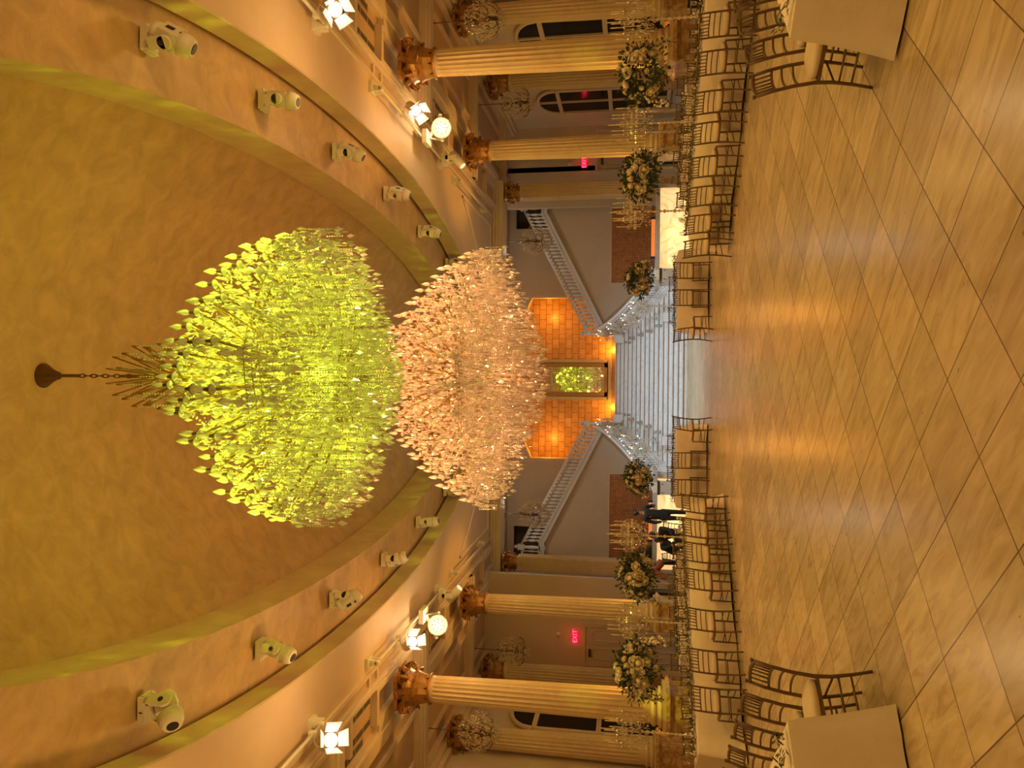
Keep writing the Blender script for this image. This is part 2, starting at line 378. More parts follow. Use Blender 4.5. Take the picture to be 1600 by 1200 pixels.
# ------------------------------------------------------------------ the room shell
struct(MB().box(-10.6, 10.6, -7, 36, -0.12, 0).obj('floor', FLOOR))
ZC, YC, A4, B4, A2, B2, NE = 7.0, 13.4, 4.79, 12.0, 3.72, 11.2, 2.12
def sup(a, b, t):
    c, s = math.cos(t), math.sin(t)
    return (a * math.copysign(abs(c) ** (2 / NE), c), YC + b * math.copysign(abs(s) ** (2 / NE), s))
NT = 192
TS = [2 * PI * k / NT for k in range(NT)]
def ring(mb, a0, b0, z0, a1, b1, z1, flip=False):
    v = [(*sup(a0, b0, t), z0) for t in TS] + [(*sup(a1, b1, t), z1) for t in TS]
    f = [(k, (k + 1) % NT, NT + (k + 1) % NT, NT + k) for k in range(NT)]
    return mb.add(v, [tuple(reversed(q)) for q in f] if flip else f, True)
# flat ceiling with the oval opening
mb = MB(); X0, X1, Y0, Y1 = -5.85, 5.85, -7, 26.6
inner = [(*sup(A4, B4, t), ZC) for t in TS]; outer = []
for (x, y, z) in inner:
    dx, dy = x, y - YC
    k = min((X1 / abs(dx)) if abs(dx) > 1e-6 else 1e9, ((Y1 - YC) / dy if dy > 0 else (Y0 - YC) / dy) if abs(dy) > 1e-6 else 1e9)
    outer.append((dx * k, YC + dy * k, ZC))
mb.add(inner + outer, [(k, (k + 1) % NT, NT + (k + 1) % NT, NT + k) for k in range(NT)], False)
for cx_, cyy in ((X0, Y0), (X1, Y0), (X0, Y1), (X1, Y1)):       # the four corners the fan of quads cuts off
    i = min(range(NT), key=lambda q: (outer[q][0] - cx_) ** 2 + (outer[q][1] - cyy) ** 2)
    for j in (i - 1, (i + 1) % NT):
        mb.add([outer[i], outer[j], (cx_, cyy, ZC)], [(0, 1, 2)], False)
struct(mb.obj('ceiling', CEIL))
mb = MB(); ring(mb, A4, B4, ZC, A4, B4, 7.40, True); ring(mb, A4, B4, ZC, A4 + .02, B4 + .02, ZC - 0.02); ring(mb, A4, B4, 7.40, A4 + .25, B4 + .25, 7.40)
struct(mb.obj('trim_1', PLASTER2))
mb = MB(); ring(mb, A4 + .25, B4 + .25, 7.40, A4 + .25, B4 + .25, 7.47, True); ring(mb, A2, B2, 7.47, A4 + .25, B4 + .25, 7.47)
struct(mb.obj('ceiling_ledge', PLASTER))
mb = MB(); ring(mb, A2, B2, 7.47, A2, B2, 8.20, True); ring(mb, A2, B2, 8.20, A2 + .10, B2 + .10, 8.25, True)
struct(mb.obj('trim_2', PLASTER2))
def dome_z(x, y):
    r = ((abs(x) / (A2 + .1)) ** NE + (abs(y - YC) / (B2 + .1)) ** NE) ** (1 / NE)
    return 8.25 + 1.62 * (1 - min(1, r) ** 2.2)
mb = MB(); R = 20; v = []; f = []
for i in range(R + 1):
    for t in TS:
        q = i / R; x, y = sup((A2 + .1) * q, (B2 + .1) * q, t) if i else (0, YC)
        v.append((x, y, dome_z(x, y)))
for i in range(R):
    for k in range(NT):
        f.append((i * NT + k, i * NT + (k + 1) % NT, (i + 1) * NT + (k + 1) % NT, (i + 1) * NT + k))
mb.add(v, f, True); struct(mb.obj('ceiling_dome', PLASTER))
# aisle ceilings, walls
for s, nm in ((-1, 'left'), (1, 'right')):
    ye = 25.6 if s < 0 else 29.8
    mb = MB().box(min(s * 5.85, s * 10.4), max(s * 5.85, s * 10.4), -7, 29.8, 7.0, 7.1)
    struct(mb.obj('ceiling_' + nm, COFFER))
    struct(MB().box(min(s * 10.2, s * 10.4), max(s * 10.2, s * 10.4), -7, 30, 0, 7.0).obj('wall_' + nm, WALL))
    struct(MB().box(min(s * 6.95, s * 10.2), max(s * 6.95, s * 10.2), ye, ye + .2, 0, 7.0).obj('wall_aisle_' + nm, WALL))
    struct(MB().box(min(s * 10.08, s * 10.2), max(s * 10.08, s * 10.2), -7, ye, 0, .32).obj('baseboard_' + nm, TRIM))
    # framing of the ceiling above the colonnade: long rails, ribs across, a moulded beam on the column tops
    mb = MB()
    def rx(a, b, y0, y1, z0): mb.box(min(s * a, s * b), max(s * a, s * b), y0, y1, z0, 7.0)
    rx(5.85, 5.93, -7, 26.6, 6.95); rx(6.12, 6.20, -7, 26.6, 6.93); rx(6.20, 6.26, -7, 26.6, 6.89)
    for y in (4.0, 9.4, 14.75, 20.1, 25.4):
        rx(5.93, 6.12, y - 1.0, y - .9, 6.95); rx(5.93, 6.12, y - .55, y - .45, 6.95)
        rx(6.26, 7.0, y - .78, y - .66, 6.86); rx(6.26, 6.98, y - 2.1, y - 1.98, 6.90)
        rx(6.26, 6.34, y - .66, y + 2.2, 6.86); rx(6.9, 7.0, y - .66, y + 2.2, 6.86)
        for q, (w, z) in enumerate(((.30, 6.86), (.22, 6.80), (.12, 6.75))):
            rx(6.26, 10.2, y + 2.5 - w, y + 2.5 + w, z)
        rx(7.0, 7.5, y - .66, y + 2.2, 6.86)
    for a, b, z in ((7.15, 7.6, 6.88), (7.22, 7.5, 6.82), (9.75, 10.2, 6.84), (9.9, 10.2, 6.72), (10.02, 10.2, 6.6), (8.0, 8.12, 6.93), (9.2, 9.32, 6.93)):
        rx(a, b, -7, ye, z)
    struct(mb.obj('trim_ceiling_' + nm, TRIM))
    mb = MB()
    for y in (4.0, 9.4, 14.75, 20.1):                       # abacus blocks where the columns meet the ceiling
        pass
    for k, (x, y) in enumerate([(6.42, 13.3), (6.85, 13.3), (7.06, 12.9), (6.42, 8.0), (6.9, 8.0), (7.05, 18.7), (6.7, 18.7)]):
        vt = thing('air_vent', 'dark air vent in the %s aisle ceiling, %s' % (nm, ['inner one before the nearer column', 'beside the nearer column capital', 'outermost before the nearer column', 'inner one nearest the viewer', 'outer one nearest the viewer', 'outer one before the farther column', 'inner one before the farther column'][k]), 'vent', (s * x, y, 7.0), 0, 'ceiling air vents')
        m2 = MB(); m2.box(-.065, .065, -.58, .58, -.02, -.004); m2.obj('grille', VENT, vt)
        m3 = MB()
        for q in (-.19, .19): m3.box(-.065, .065, q - .008, q + .008, -.026, -.019)
        m3.box(-.08, -.065, -.6, .6, -.025, 0); m3.box(.065, .08, -.6, .6, -.025, 0); m3.box(-.08, .08, -.6, -.58, -.025, 0); m3.box(-.08, .08, .58, .6, -.025, 0)
        m3.obj('frame', COFFER, vt)
struct(MB().box(-10.4, 10.4, -7.2, -7, 0, 7.1).obj('wall_rear', WALL))
# beam across the far end, carried by the pilasters
mb = MB().box(-7.25, 7.25, 26.6, 27.4, 6.62, 7.3)
for y0, z in ((26.5, 6.90), (26.54, 6.80), (26.57, 6.70)): mb.box(-7.25, 7.25, y0, 26.62, z, z + .09)
for x in (-3.3, -.9, .9, 3.3): mb.box(x - .03, x + .03, 26.56, 26.62, 6.62, 6.70)
struct(mb.obj('beam_end', TRIM))
# triangular moulding on the flat ceiling at the two far corners
for s in (-1, 1):
    mb = MB()
    P = [(s * 5.45, 21.6, 6.985), (s * 5.45, 25.9, 6.985), (s * 1.6, 25.9, 6.985)]
    P += [(s * (1.6 + 3.85 * q), 25.2 - 3.6 * q ** 2.2, 6.985) for q in (.12, .3, .5, .7, .85, .95)]
    mb.tube(P, 0.05, 5, False, True)
    struct(mb.obj('trim_%d' % (3 if s < 0 else 4), TRIM))
# stair hall: side walls, ceiling, front wall under the upper flights, upper wall with the niche opening
struct(MB().box(-8.6, 8.6, 27.4, 34.8, 7.3, 7.4).obj('ceiling_stair_hall', WALL))
for s, nm in ((-1, 'left'), (1, 'right')):
    struct(MB().box(min(s * 8.4, s * 8.6), max(s * 8.4, s * 8.6), 27.2 if s < 0 else 29.8, 34.8, 0, 7.3).obj('wall_stair_' + nm, WALL))
    struct(MB().box(min(s * 7.3, s * 8.6), max(s * 7.3, s * 8.6), 27.1 if s < 0 else 29.9, 27.2 if s < 0 else 30.0, 0, 7.3).obj('wall_return_' + nm, WALL))
    mb = MB(); pts = [(2.05, 0), (8.4, 0), (8.4, 5.38), (6.78, 5.38), (2.05, 2.98)]
    fr = [(s * x, 30.4, z) for x, z in pts]; bk = [(s * x, 30.6, z) for x, z in pts]
    mb.add(fr + bk, [(0, 1, 2, 3, 4), (9, 8, 7, 6, 5)] + [(i, (i + 1) % 5, 5 + (i + 1) % 5, 5 + i) for i in range(5)], False)
    struct(mb.obj('wall_flight_' + nm, WALL))
    mb = MB(); mb.box(min(s * 3.7, s * 6.6), max(s * 3.7, s * 6.6), 32.2, 32.35, 2.5, 7.3)
    mb.box(min(s * 6.6, s * 8.4), max(s * 6.6, s * 8.4), 32.2, 32.35, 7.0, 7.3)
    struct(mb.obj('wall_upper_' + nm, WALL))
    struct(MB().box(min(s * 6.6, s * 8.4), max(s * 6.6, s * 8.4), 33.6, 33.7, 5.4, 7.3).obj('wall_corridor_' + nm, SHADEWALL))
    # upper flight: steps behind the front wall
    mb = MB()
    for k in range(17):
        x = 2.05 + k * 0.285
        mb.box(min(s * x, s * 8.4), max(s * x, s * 8.4), 30.6, 32.2, 2.4, 2.56 + (k + 1) * 0.167)
    struct(mb.obj('stair_flight_' + nm, mat('shaded stair flight', (.13, .10, .08), .6, var=.1)))  # flight coloured dark for the shade behind the balusters
mb = MB(); top = [(3.7, 6.43), (3.1, 6.68), (2.3, 6.85), (1.2, 6.95), (0, 6.98)]
full = [(x, z) for x, z in top] + [(-x, z) for x, z in reversed(top[:-1])]
n = len(full); v = [(x, 32.2, z) for x, z in full] + [(x, 32.2, 7.3) for x, z in full]
mb.add(v, [(i, i + 1, n + i + 1, n + i) for i in range(n - 1)], False)
struct(mb.obj('wall_upper_middle', WALL))
mb = MB(); fr = [(3.7, 2.56)] + full + [(-3.7, 2.56)]; m = len(fr)
def sc(p, d): return (p[0] * (1 - d / 3.7), p[1] - (d if p[1] > 3 else 0))
v = [(x, 32.14, z) for x, z in fr] + [(sc(p, .16)[0], 32.14, sc(p, .16)[1]) for p in fr] + [(sc(p, .16)[0], 32.6, sc(p, .16)[1]) for p in fr]
f = [(i, i + 1, m + i + 1, m + i) for i in range(m - 1)] + [(m + i, m + i + 1, 2 * m + i + 1, 2 * m + i) for i in range(m - 1)]
mb.add(v, f, False); struct(mb.obj('trim_niche', TRIM))
struct(MB().box(-4.0, 4.0, 34.4, 34.6, 2.5, 7.3).obj('wall_back', NICHE))
mb = MB(); mb.box(-4.0, -3.9, 32.35, 34.4, 2.5, 7.3); mb.box(3.9, 4.0, 32.35, 34.4, 2.5, 7.3)
struct(mb.obj('wall_niche_sides', WALL))
struct(MB().box(-4.0, 4.0, 34.36, 34.4, 2.56, 2.78).obj('baseboard_back', BRONZE))
# the grand staircase: sixteen flared marble steps up to the landing
def half_w(y): return 2.05 + 1.9 * max(0.0, (30.6 - y) / 4.5) ** 1.6
st = struct(thing('staircase', 'broad flared white marble staircase rising to the orange lit landing', 'stairs', (0, 26.1, 0)))
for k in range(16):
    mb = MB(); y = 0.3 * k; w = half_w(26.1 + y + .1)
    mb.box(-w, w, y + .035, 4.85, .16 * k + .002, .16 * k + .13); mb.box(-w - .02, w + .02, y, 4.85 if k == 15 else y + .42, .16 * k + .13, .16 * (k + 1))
    sp_ = mb.obj('step', MARBLE, st); MB().box(-w, w, y + .012, y + .04, .16 * k + .108, .16 * k + .132).obj('nosing_shade', BRONZE, sp_)  # dark strip stands for the shadow line under each nosing
struct(MB().box(-4.0, 4.0, 30.93, 34.4, 0, 2.56).obj('floor_landing', MARBLE))
# mosaic panels in the cream walls behind the two bars
for s, nm in ((-1, 'left'), (1, 'right')):
    t = struct(thing('mosaic_panel', 'brown mosaic tile panel in the wall behind the %s bar' % nm, 'tile panel', (s * 5.65, 30.4, 0)))
    MB().box(-1.72, 1.72, -.03, -.002, 1.0, 2.74).obj('tiles', MOSAIC, t)
    mb = MB(); mb.box(-1.78, -1.72, -.05, 0, 1.0, 2.8); mb.box(1.72, 1.78, -.05, 0, 1.0, 2.8); mb.box(-1.72, 1.72, -.05, 0, 2.74, 2.8); mb.obj('frame', TRIM, t)
# windows of the aisles: tall arched frames with black night panes
def window(n, x, y, s):
    t = struct(thing('window_%d' % n, 'tall arched aisle window, black with night', 'window', (s * x, y, 0)))
    W2, Z0, ZS, ZT = 1.1, .75, 4.6, 5.35
    def top(u): return ZS + (ZT - ZS) * math.sqrt(max(0, 1 - (u / W2) ** 2))
    us = [-W2 + 2 * W2 * k / 24 for k in range(25)]
    mb = MB(); v = [(0, u, Z0) for u in us] + [(0, u, top(u)) for u in us]
    v = [(-s * .05, b, c) for a, b, c in v]
    mb.add(v, [(k, k + 1, 25 + k + 1, 25 + k) for k in range(24)], False); mb.obj('pane', PANE, t)
    mb = MB()
    mb.tube([(-s * .08, u, top(u) + .04) for u in us], .07, 6); 
    for u in (-W2, W2): mb.box(-.13, -.0, u - .07, u + .07, Z0, ZS) if s > 0 else mb.box(0, .13, u - .07, u + .07, Z0, ZS)
    for z in (2.75, 4.6): mb.box(min(0, -s * .12), max(0, -s * .12), -W2, W2, z - .07, z + .07)
    mb.box(min(0, -s * .11), max(0, -s * .11), -.035, .035, Z0, ZT)
    mb.box(min(0, -s * .22), max(0, -s * .22), -W2 - .15, W2 + .15, Z0 - .12, Z0)
    mb.obj('frame', TRIM, t)
window(1, 10.2, 21.75, 1); window(2, 10.2, 26.9, 1); window(3, 10.2, 22.0, -1); window(4, 10.2, 16.0, 1); window(5, 10.2, 16.0, -1)
# doors in the aisle end walls
def door(n, x, y, wd, ht, two):
    t = struct(thing('door_%d' % n, 'tall panelled aisle door', 'door', (x, y, 0)))
    mb = MB(); mb.box(-wd / 2 - .12, -wd / 2, -.09, 0, 0, ht + .12); mb.box(wd / 2, wd / 2 + .12, -.09, 0, 0, ht + .12); mb.box(-wd / 2, wd / 2, -.09, 0, ht, ht + .12)
    mb.obj('door_frame', TRIM, t)
    for q in ((-1, 1) if two else (0,)):
        w = wd / 2 - .01 if two else wd - .02; cx = q * wd / 4
        mb = MB(); mb.box(cx - w / 2, cx + w / 2, -.05, -.005, 0.01, ht - .01)
        for z0, z1 in ((.2, ht * .42), (ht * .48, ht - .2)):
            mb.tube([(cx - w / 2 + .12, -.055, z0), (cx + w / 2 - .12, -.055, z0), (cx + w / 2 - .12, -.055, z1 - .12), (cx, -.055, z1), (cx - w / 2 + .12, -.055, z1 - .12)], .02, 4, False, True)
        lf = mb.obj('door_leaf', WALL, t)
        MB().tube([(cx - q * (w / 2 - .08), -.12, ht * .3), (cx - q * (w / 2 - .08), -.12, ht * .42)], .018, 6).box(cx - q * (w / 2 - .08) - .012, cx - q * (w / 2 - .08) + .012, -.12, -.05, ht * .33, ht * .35).obj('door_handle', IRON, lf)
    mb = MB(); mb.box(-wd / 2 + .2, -wd / 2 + .46, -.13, -.05, ht - .2, ht - .11); mb.obj('door_closer', IRON, t)
door(1, -9.25, 25.6, 1.25, 3.4, True); door(2, 9.15, 29.8, 1.5, 3.3, True)
MB().box(7.62, 7.92, 29.775, 29.799, 1.0, 3.7).obj('trim_5', TRIM)['kind'] = 'structure'

# ------------------------------------------------------------------ columns
def flute_ring(r, depth, n, z, sub=4):
    return [((r - depth * max(0, math.sin(PI * ((k % sub) / sub))) ** 1.0) * math.cos(2 * PI * k / (n * sub)),
             (r - depth * max(0, math.sin(PI * ((k % sub) / sub))) ** 1.0) * math.sin(2 * PI * k / (n * sub)), z) for k in range(n * sub)]
def shaft_mesh(r0, r1, z0, z1, n=20, depth=.03):
    mb = MB(); v = []; zs = [z0, z0 + .12, z0 + .16] + [z0 + .16 + (z1 - z0 - .3) * k / 6 for k in range(1, 7)] + [z1 - .08, z1]
    for z in zs:
        q = (z - z0) / (z1 - z0); r = r0 + (r1 - r0) * q ** 1.4
        d = depth if z0 + .14 < z < z1 - .1 else 0.001
        v += flute_ring(r, d, n, z)
    m = n * 4; f = [(i * m + k, i * m + (k + 1) % m, (i + 1) * m + (k + 1) % m, (i + 1) * m + k) for i in range(len(zs) - 1) for k in range(m)]
    return mb.add(v, f, False)
def leaf_strip(mb, a, r, z0, h, w, curl):
    n = 7; L = []; Rr = []; Md = []
    for i in range(n):
        q = i / (n - 1)
        rr = r + curl * (.35 * q + .65 * q ** 2.2); z = z0 + h * math.sin(q * PI * .62) / math.sin(PI * .62) * (1 if q < .8 else 1 - (q - .8) * .9)
        ww = w * (0.75 + .5 * math.sin(PI * q)) * (1 if q < .85 else .55) * (1 + .18 * (i % 2))
        u = Vector((math.cos(a), math.sin(a), 0)); t = Vector((-math.sin(a), math.cos(a), 0))
        c = u * rr + Vector((0, 0, z))
        L.append(c - t * ww / 2 - u * .012); Rr.append(c + t * ww / 2 - u * .012); Md.append(c + u * .025)
    v = L + Md + Rr
    f = [(i, i + 1, n + i + 1, n + i) for i in range(n - 1)] + [(n + i, n + i + 1, 2 * n + i + 1, 2 * n + i) for i in range(n - 1)]
    mb.add(v, f, False)
def capital_mesh(r, z0, z1, ab):
    h = z1 - z0; mb = MB()
    mb.lathe([(r + .045, z0 - .05), (r + .06, z0 - .02), (r + .045, z0), (r * .9, z0 + .02), (r * .86, z0 + h * .5), (r * 1.05, z0 + h * .86)], 24)
    for t, (n, zz, hh, w, cu, o) in enumerate(((8, z0, h * .40, .20, .17, 0), (8, z0 + h * .20, h * .48, .20, .22, PI / 8), (8, z0 + h * .42, h * .42, .15, .26, 0))):
        for k in range(n): leaf_strip(mb, 2 * PI * k / n + o, r * (1.02 + .04 * t), zz, hh, w, cu)
    for k in range(4):                                        # corner volutes
        a = PI / 4 + PI / 2 * k; u = Vector((math.cos(a), math.sin(a), 0))
        P = []
        for i in range(26):
            q = i / 25; th = q * 3.4 * PI; rr = .11 * (1 - q * .82)
            P.append(u * (ab * .62 - .02 + rr * math.cos(th + PI / 2)) + Vector((0, 0, z1 - .2 + rr * math.sin(th + PI / 2))))
        mb.tube(P, .033, 6); mb.tube([u * r * 1.05 + Vector((0, 0, z0 + h * .45)), u * (r * 1.25) + Vector((0, 0, z1 - .2)), u * (ab * .62 - .02) + Vector((0, 0, z1 - .09))], .028, 5)
    for k in range(4):
        a = PI / 2 * k; u = Vector((math.cos(a), math.sin(a), 0)); mb.ball(u * ab * .47 + Vector((0, 0, z1 - .05)), .06, 8, 5)
    n = 32; ringp = []
    for k in range(n):
        a = 2 * PI * k / n; sq = 1 / max(abs(math.cos(a)), abs(math.sin(a)))
        ringp.append((ab / 2 * min(sq, 1.33) * (1 - .16 * (1 - abs(math.sin(2 * a))) ), a))
    v = [(q * math.cos(a), q * math.sin(a), z) for z in (z1 - .085, z1) for q, a in ringp]
    mb.add(v, [(k, (k + 1) % n, n + (k + 1) % n, n + k) for k in range(n)] + [tuple(reversed(range(n))), tuple(range(n, 2 * n))], False)
    return mb
def pedestal_mesh(w, h):
    mb = MB(); a = w / 2
    for e, z0, z1 in ((.06, 0, .12), (.03, .12, .2), (0, .2, h - .13), (.03, h - .13, h - .08), (.07, h - .08, h - .03), (.05, h - .03, h)):
        mb.box(-a - e, a + e, -a - e, a + e, z0, z1)
    for sx, sy in ((0, -1), (0, 1), (-1, 0), (1, 0)):
        for q in (-1, 1):
            if sx == 0:
                mb.box(q * (a - .09) - .012, q * (a - .09) + .012, sy * a - .012, sy * a + .012, .28, h - .2)
            else: mb.box(sx * a - .012, sx * a + .012, q * (a - .09) - .012, q * (a - .09) + .012, .28, h - .2)
    return mb
def column(label, x, y, group='columns of the hall'):
    t = thing('column', label, 'column', (x, y, 0), 0, group)
    return t
COL_ME = dict(pedestal=pedestal_mesh(.78, 1.18).mesh('pedestal', PEDESTAL),
    base=MB().box(-.40, .40, -.40, .40, 1.18, 1.24).lathe([(.39, 1.24), (.41, 1.27), (.39, 1.31), (.345, 1.33), (.34, 1.36), (.37, 1.38), (.375, 1.42), (.35, 1.45), (.325, 1.47)], 28).mesh('base', SHAFT),
    shaft=shaft_mesh(.325, .27, 1.47, 6.04).mesh('shaft', SHAFT), capital=capital_mesh(.265, 6.06, 6.75, .78).mesh('capital', GOLD))
for s, nm in ((-1, 'left'), (1, 'right')):
    for y, w in ((15.0, 'nearer'), (21.0, 'farther')):
        t = column('%s of the two fluted cream columns with gilded capitals on the %s side' % (w, nm), s * 6.6, y)
        for k, me in COL_ME.items():
            link(k, me, t)
    # square fluted pilaster at the corner of the stair hall
    t = thing('pilaster', 'square fluted pilaster with gilded capital at the %s corner of the stair hall' % nm, 'pilaster', (s * 6.88, 27.0, 0), 0, 'corner pilasters'); t.scale = (.8, .8, 1)
    MB().box(-.42, .42, -.42, .42, 0, 1.1).box(-.46, .46, -.46, .46, 1.1, 1.2).box(-.38, .38, -.38, .38, 1.2, 1.32).obj('base', PEDESTAL, t)
    mb = MB().box(-.31, .31, -.31, .31, 1.32, 6.02)
    for k in range(6):
        q = -.27 + .108 * k
        mb.box(q - .035, q + .035, -.335, -.30, 1.5, 5.95); mb.box(-.335, -.30, q - .035, q + .035, 1.5, 5.95); mb.box(.30, .335, q - .035, q + .035, 1.5, 5.95)
    mb.obj('shaft', SHAFT, t); link('capital', COL_ME['capital'], t, (0, 0, -.17))
    # half columns against the outer wall
    for y, w in ((19.6, 'nearer'), (24.2, 'farther')):
        t = thing('wall_column', '%s fluted half column standing against the %s aisle wall' % (w, nm), 'column', (s * 9.85, y, 0), 0, 'half columns on the aisle walls')
        for k, me in COL_ME.items(): link(k, me, t)

# ------------------------------------------------------------------ chandeliers
def flame_bulb_mesh(k=1.0):
    return MB().lathe([(.012 * k, 0), (.030 * k, .03 * k), (.034 * k, .06 * k), (.024 * k, .10 * k), (.010 * k, .135 * k), (.001, .155 * k)], 8)
def big_pendant(mb, c, rz, k=1.0):
    mx = Matrix.Rotation(rz, 3, 'Z'); mb.octa(c, .034 * k, .012 * k, .05 * k, mx, .5)
def build_chandelier(name, label, loc, Rad, tiers, z_low, crown_z, top_z, color, power, seed, dens, bulb_mat, cry, k):
    """tiers: (z, r, n) of candle arms from the crown down, all relative to world z; z_low: bottom point"""
    rng = random.Random(seed); X, Y = loc
    t = thing(name, label, 'chandelier', (X, Y, z_low), 0, 'great crystal chandeliers')
    Z = lambda z: z - z_low
    zt = tiers[0][0]
    # canopy, chain, stem, crown of wire loops
    MB().lathe([(.16, Z(top_z) + .06), (.165, Z(top_z) - .02), (.10, Z(top_z) - .12), (.055, Z(top_z) - .22), (.05, Z(top_z) - .25), (.022, Z(top_z) - .27), (.022, Z(top_z) - .55), (.0, Z(top_z) - .56)], 20).obj('canopy', IRON, t)
    mb = MB(); z = Z(top_z) - .53; i = 0
    while z > Z(crown_z) - .1:
        P = [(0.022 * math.cos(a), 0, z - .055 + .055 * math.sin(a)) for a in [2 * PI * q / 10 for q in range(10)]]
        if i % 2: P = [(0, p[0], p[2]) for p in P]
        mb.tube(P, .008, 5, True, True); z -= .085; i += 1
    mb.obj('chain', IRON, t)
    mb = MB(); mb.lathe([(.03, Z(z_low) + .35), (.06, Z(z_low) + .5), (.03, Z(z_low) + .7), (.03, Z(zt)), (.07, Z(zt) + .1), (.03, Z(zt) + .2), (.02, Z(crown_z))], 12)
    mb.obj('stem', BRASS, t)
    mb = MB(); bd = MB()
    for tier, (rr, zz, n) in enumerate(((.30, crown_z - .0, 10), (.40, crown_z - .22, 12), (.42, crown_z - .5, 12))):
        for q in range(n):
            a = 2 * PI * q / n + tier * .26; u = Vector((math.cos(a), math.sin(a), 0))
            P = [u * (rr * (.25 + .75 * math.sin(min(1, g * 1.25) * PI / 2)) * k) + Vector((0, 0, Z(zz) - .55 + .55 * (1 - (1 - g) ** 2) - (.12 * (g - .75) * 4 if g > .75 else 0))) for g in [h / 9 for h in range(10)]]
            mb.tube(P, .011, 5)
            e = P[-1]
            for b in range(7): bd.octa(e + Vector((0, 0, -.03 - .04 * b)), .013, .013, .018)
            big_pendant(bd, e + Vector((0, 0, -.36)), a, .8)
    cr = mb.obj('crown', BRASS, t); o = bd.obj('crown_beads', cry, cr); o['kind'] = 'stuff'
    # candle arms, each an own part with its flame bulb
    bme = flame_bulb_mesh(k * 1.15).mesh('bulb', bulb_mat)
    arms = 0; rest = MB(); restb = MB(); pend = []; strands = MB()
    for ti, (z, r, n) in enumerate(tiers):
        me = MB(); r0 = .12; zr = -.30
        P = [(r0 + (r - r0) * g, 0, zr - .16 * math.sin(g * PI) * (1 - .3 * g) + (-zr) * g ** 1.6 - .13 * k * (g > .99)) for g in [h / 9 for h in range(10)]]
        P[-1] = (r, 0, -.02)
        me.cur = 2; me.tube(P, .017 * k, 6); me.cur = 0
        me.lathe([(.012, -.03), (.052 * k, .0), (.062 * k, .022), (.05 * k, .012), (.02, .01)], 10, (r, 0, 0))
        me.cur = 1; me.lathe([(.018 * k, 0.01), (.03 * k, .05 * k), (.022 * k, .06 * k), (.016 * k, .11 * k)], 8, (r, 0, 0)); me.cur = 0
        for q in range(6):
            a = 2 * PI * q / 6
            me.octa((r + .08 * k * math.cos(a), .08 * k * math.sin(a), -.06 * k), .022 * k, .009, .05 * k, Matrix.Rotation(a, 3, 'Z'), .4)
        mesh = me.mesh('arm', [cry, IRON, BRASS])
        for q in range(n):
            a = 2 * PI * (q + .5 * (ti % 2)) / n
            if arms < 100:
                o = link('arm', mesh, t, (0, 0, Z(z)), (0, 0, a)); link('bulb', bme, o, (r, 0, .10 * k)); arms += 1
            else:
                mx = Matrix.Rotation(a, 3, 'Z')
                rest.add([mx @ Vector(p) + Vector((0, 0, Z(z))) for p in me.v], me.f, False)
                tmp = flame_bulb_mesh(k * 1.15); restb.add([mx @ (Vector(p) + Vector((r, 0, .10 * k))) + Vector((0, 0, Z(z))) for p in tmp.v], tmp.f, True)
            # swags of beads from this arm inwards and downwards
            u = Vector((math.cos(a), math.sin(a), 0)); a2 = a + 2 * PI / n
            w = Vector((math.cos(a2), math.sin(a2), 0))
            for g in range(1, 12):
                h = g / 12; p = (u * (1 - h) + w * h) * r + Vector((0, 0, Z(z) - .03 - .13 * math.sin(PI * h)))
                strands.octa(p, .014, .014, .014)
            for _ in range(int(40 * dens)):
                g = rng.random() ** .6; rr = r * g; aa = a + rng.uniform(-.5, .5) * 2 * PI / n
                zz = z - .28 + .28 * g ** 1.6 - rng.random() * .32
                pend.append((Vector((rr * math.cos(aa), rr * math.sin(aa), Z(zz))), aa + rng.uniform(-1.5, 1.5), rng.uniform(.42, .95) * k))
    if rest.v:
        o = rest.obj('outer_arms', cry, t); o['kind'] = 'stuff'; o2 = restb.obj('outer_bulbs', bulb_mat, o)
    # bowl of hanging bead strands under the widest tier, ending in drops
    zw, rw = tiers[-1][0], tiers[-1][1]
    nr = 11
    rings = MB()
    for i in range(nr):
        q = 1 - i / nr; rr = rw * 1.0 * q
        zb = z_low + (zw - .38 - z_low) * q ** 1.35
        ztop = min(zw - .05, zb + .50 + .25 * q)
        n = max(6, int(2 * PI * rr / (.10 / dens * k)))
        rings.tube([(rr * math.cos(2 * PI * h / 40), rr * math.sin(2 * PI * h / 40), Z(ztop) + .03 * math.sin(h * 2 * PI / 5)) for h in range(40)], .005, 4, True, True)
        for j in range(n):
            a = 2 * PI * (j + .5 * (i % 2)) / n + rng.uniform(-.02, .02); u = Vector((math.cos(a) * rr, math.sin(a) * rr, 0))
            rj = rng.uniform(.93, 1.07); u.x *= rj; u.y *= rj; ln = (ztop - zb) * rng.uniform(.62, 1.0); nb = int(ln / .034)
            for b in range(nb):
                strands.octa(u + Vector((0, 0, Z(ztop) - .034 * b)), .0125, .0125, .0165)
            pend.append((u + Vector((0, 0, Z(ztop) - ln - .05)), a + rng.uniform(-1.5, 1.5), rng.uniform(.6, 1.1) * k))
    rings.obj('ring_frame', BRASS, t)
    o = strands.obj('bead_strands', cry, t); o['kind'] = 'stuff'
    # the hundred drops nearest the hall's front are parts of their own
    pend.sort(key=lambda p: p[0].y)
    pm = MB(); big_pendant(pm, (0, 0, 0), 0, 1.0); pme = pm.mesh('crystal_drop', cry)
    for p, a, kk in pend[:100]:
        o = link('crystal_drop', pme, t, p, (0, 0, a)); o.scale = (kk * 1.15,) * 3
    m = MB()
    for p, a, kk in pend[100:]: big_pendant(m, p, a, kk * 1.1)
    o = m.obj('crystal_drops', cry, t); o['kind'] = 'stuff'
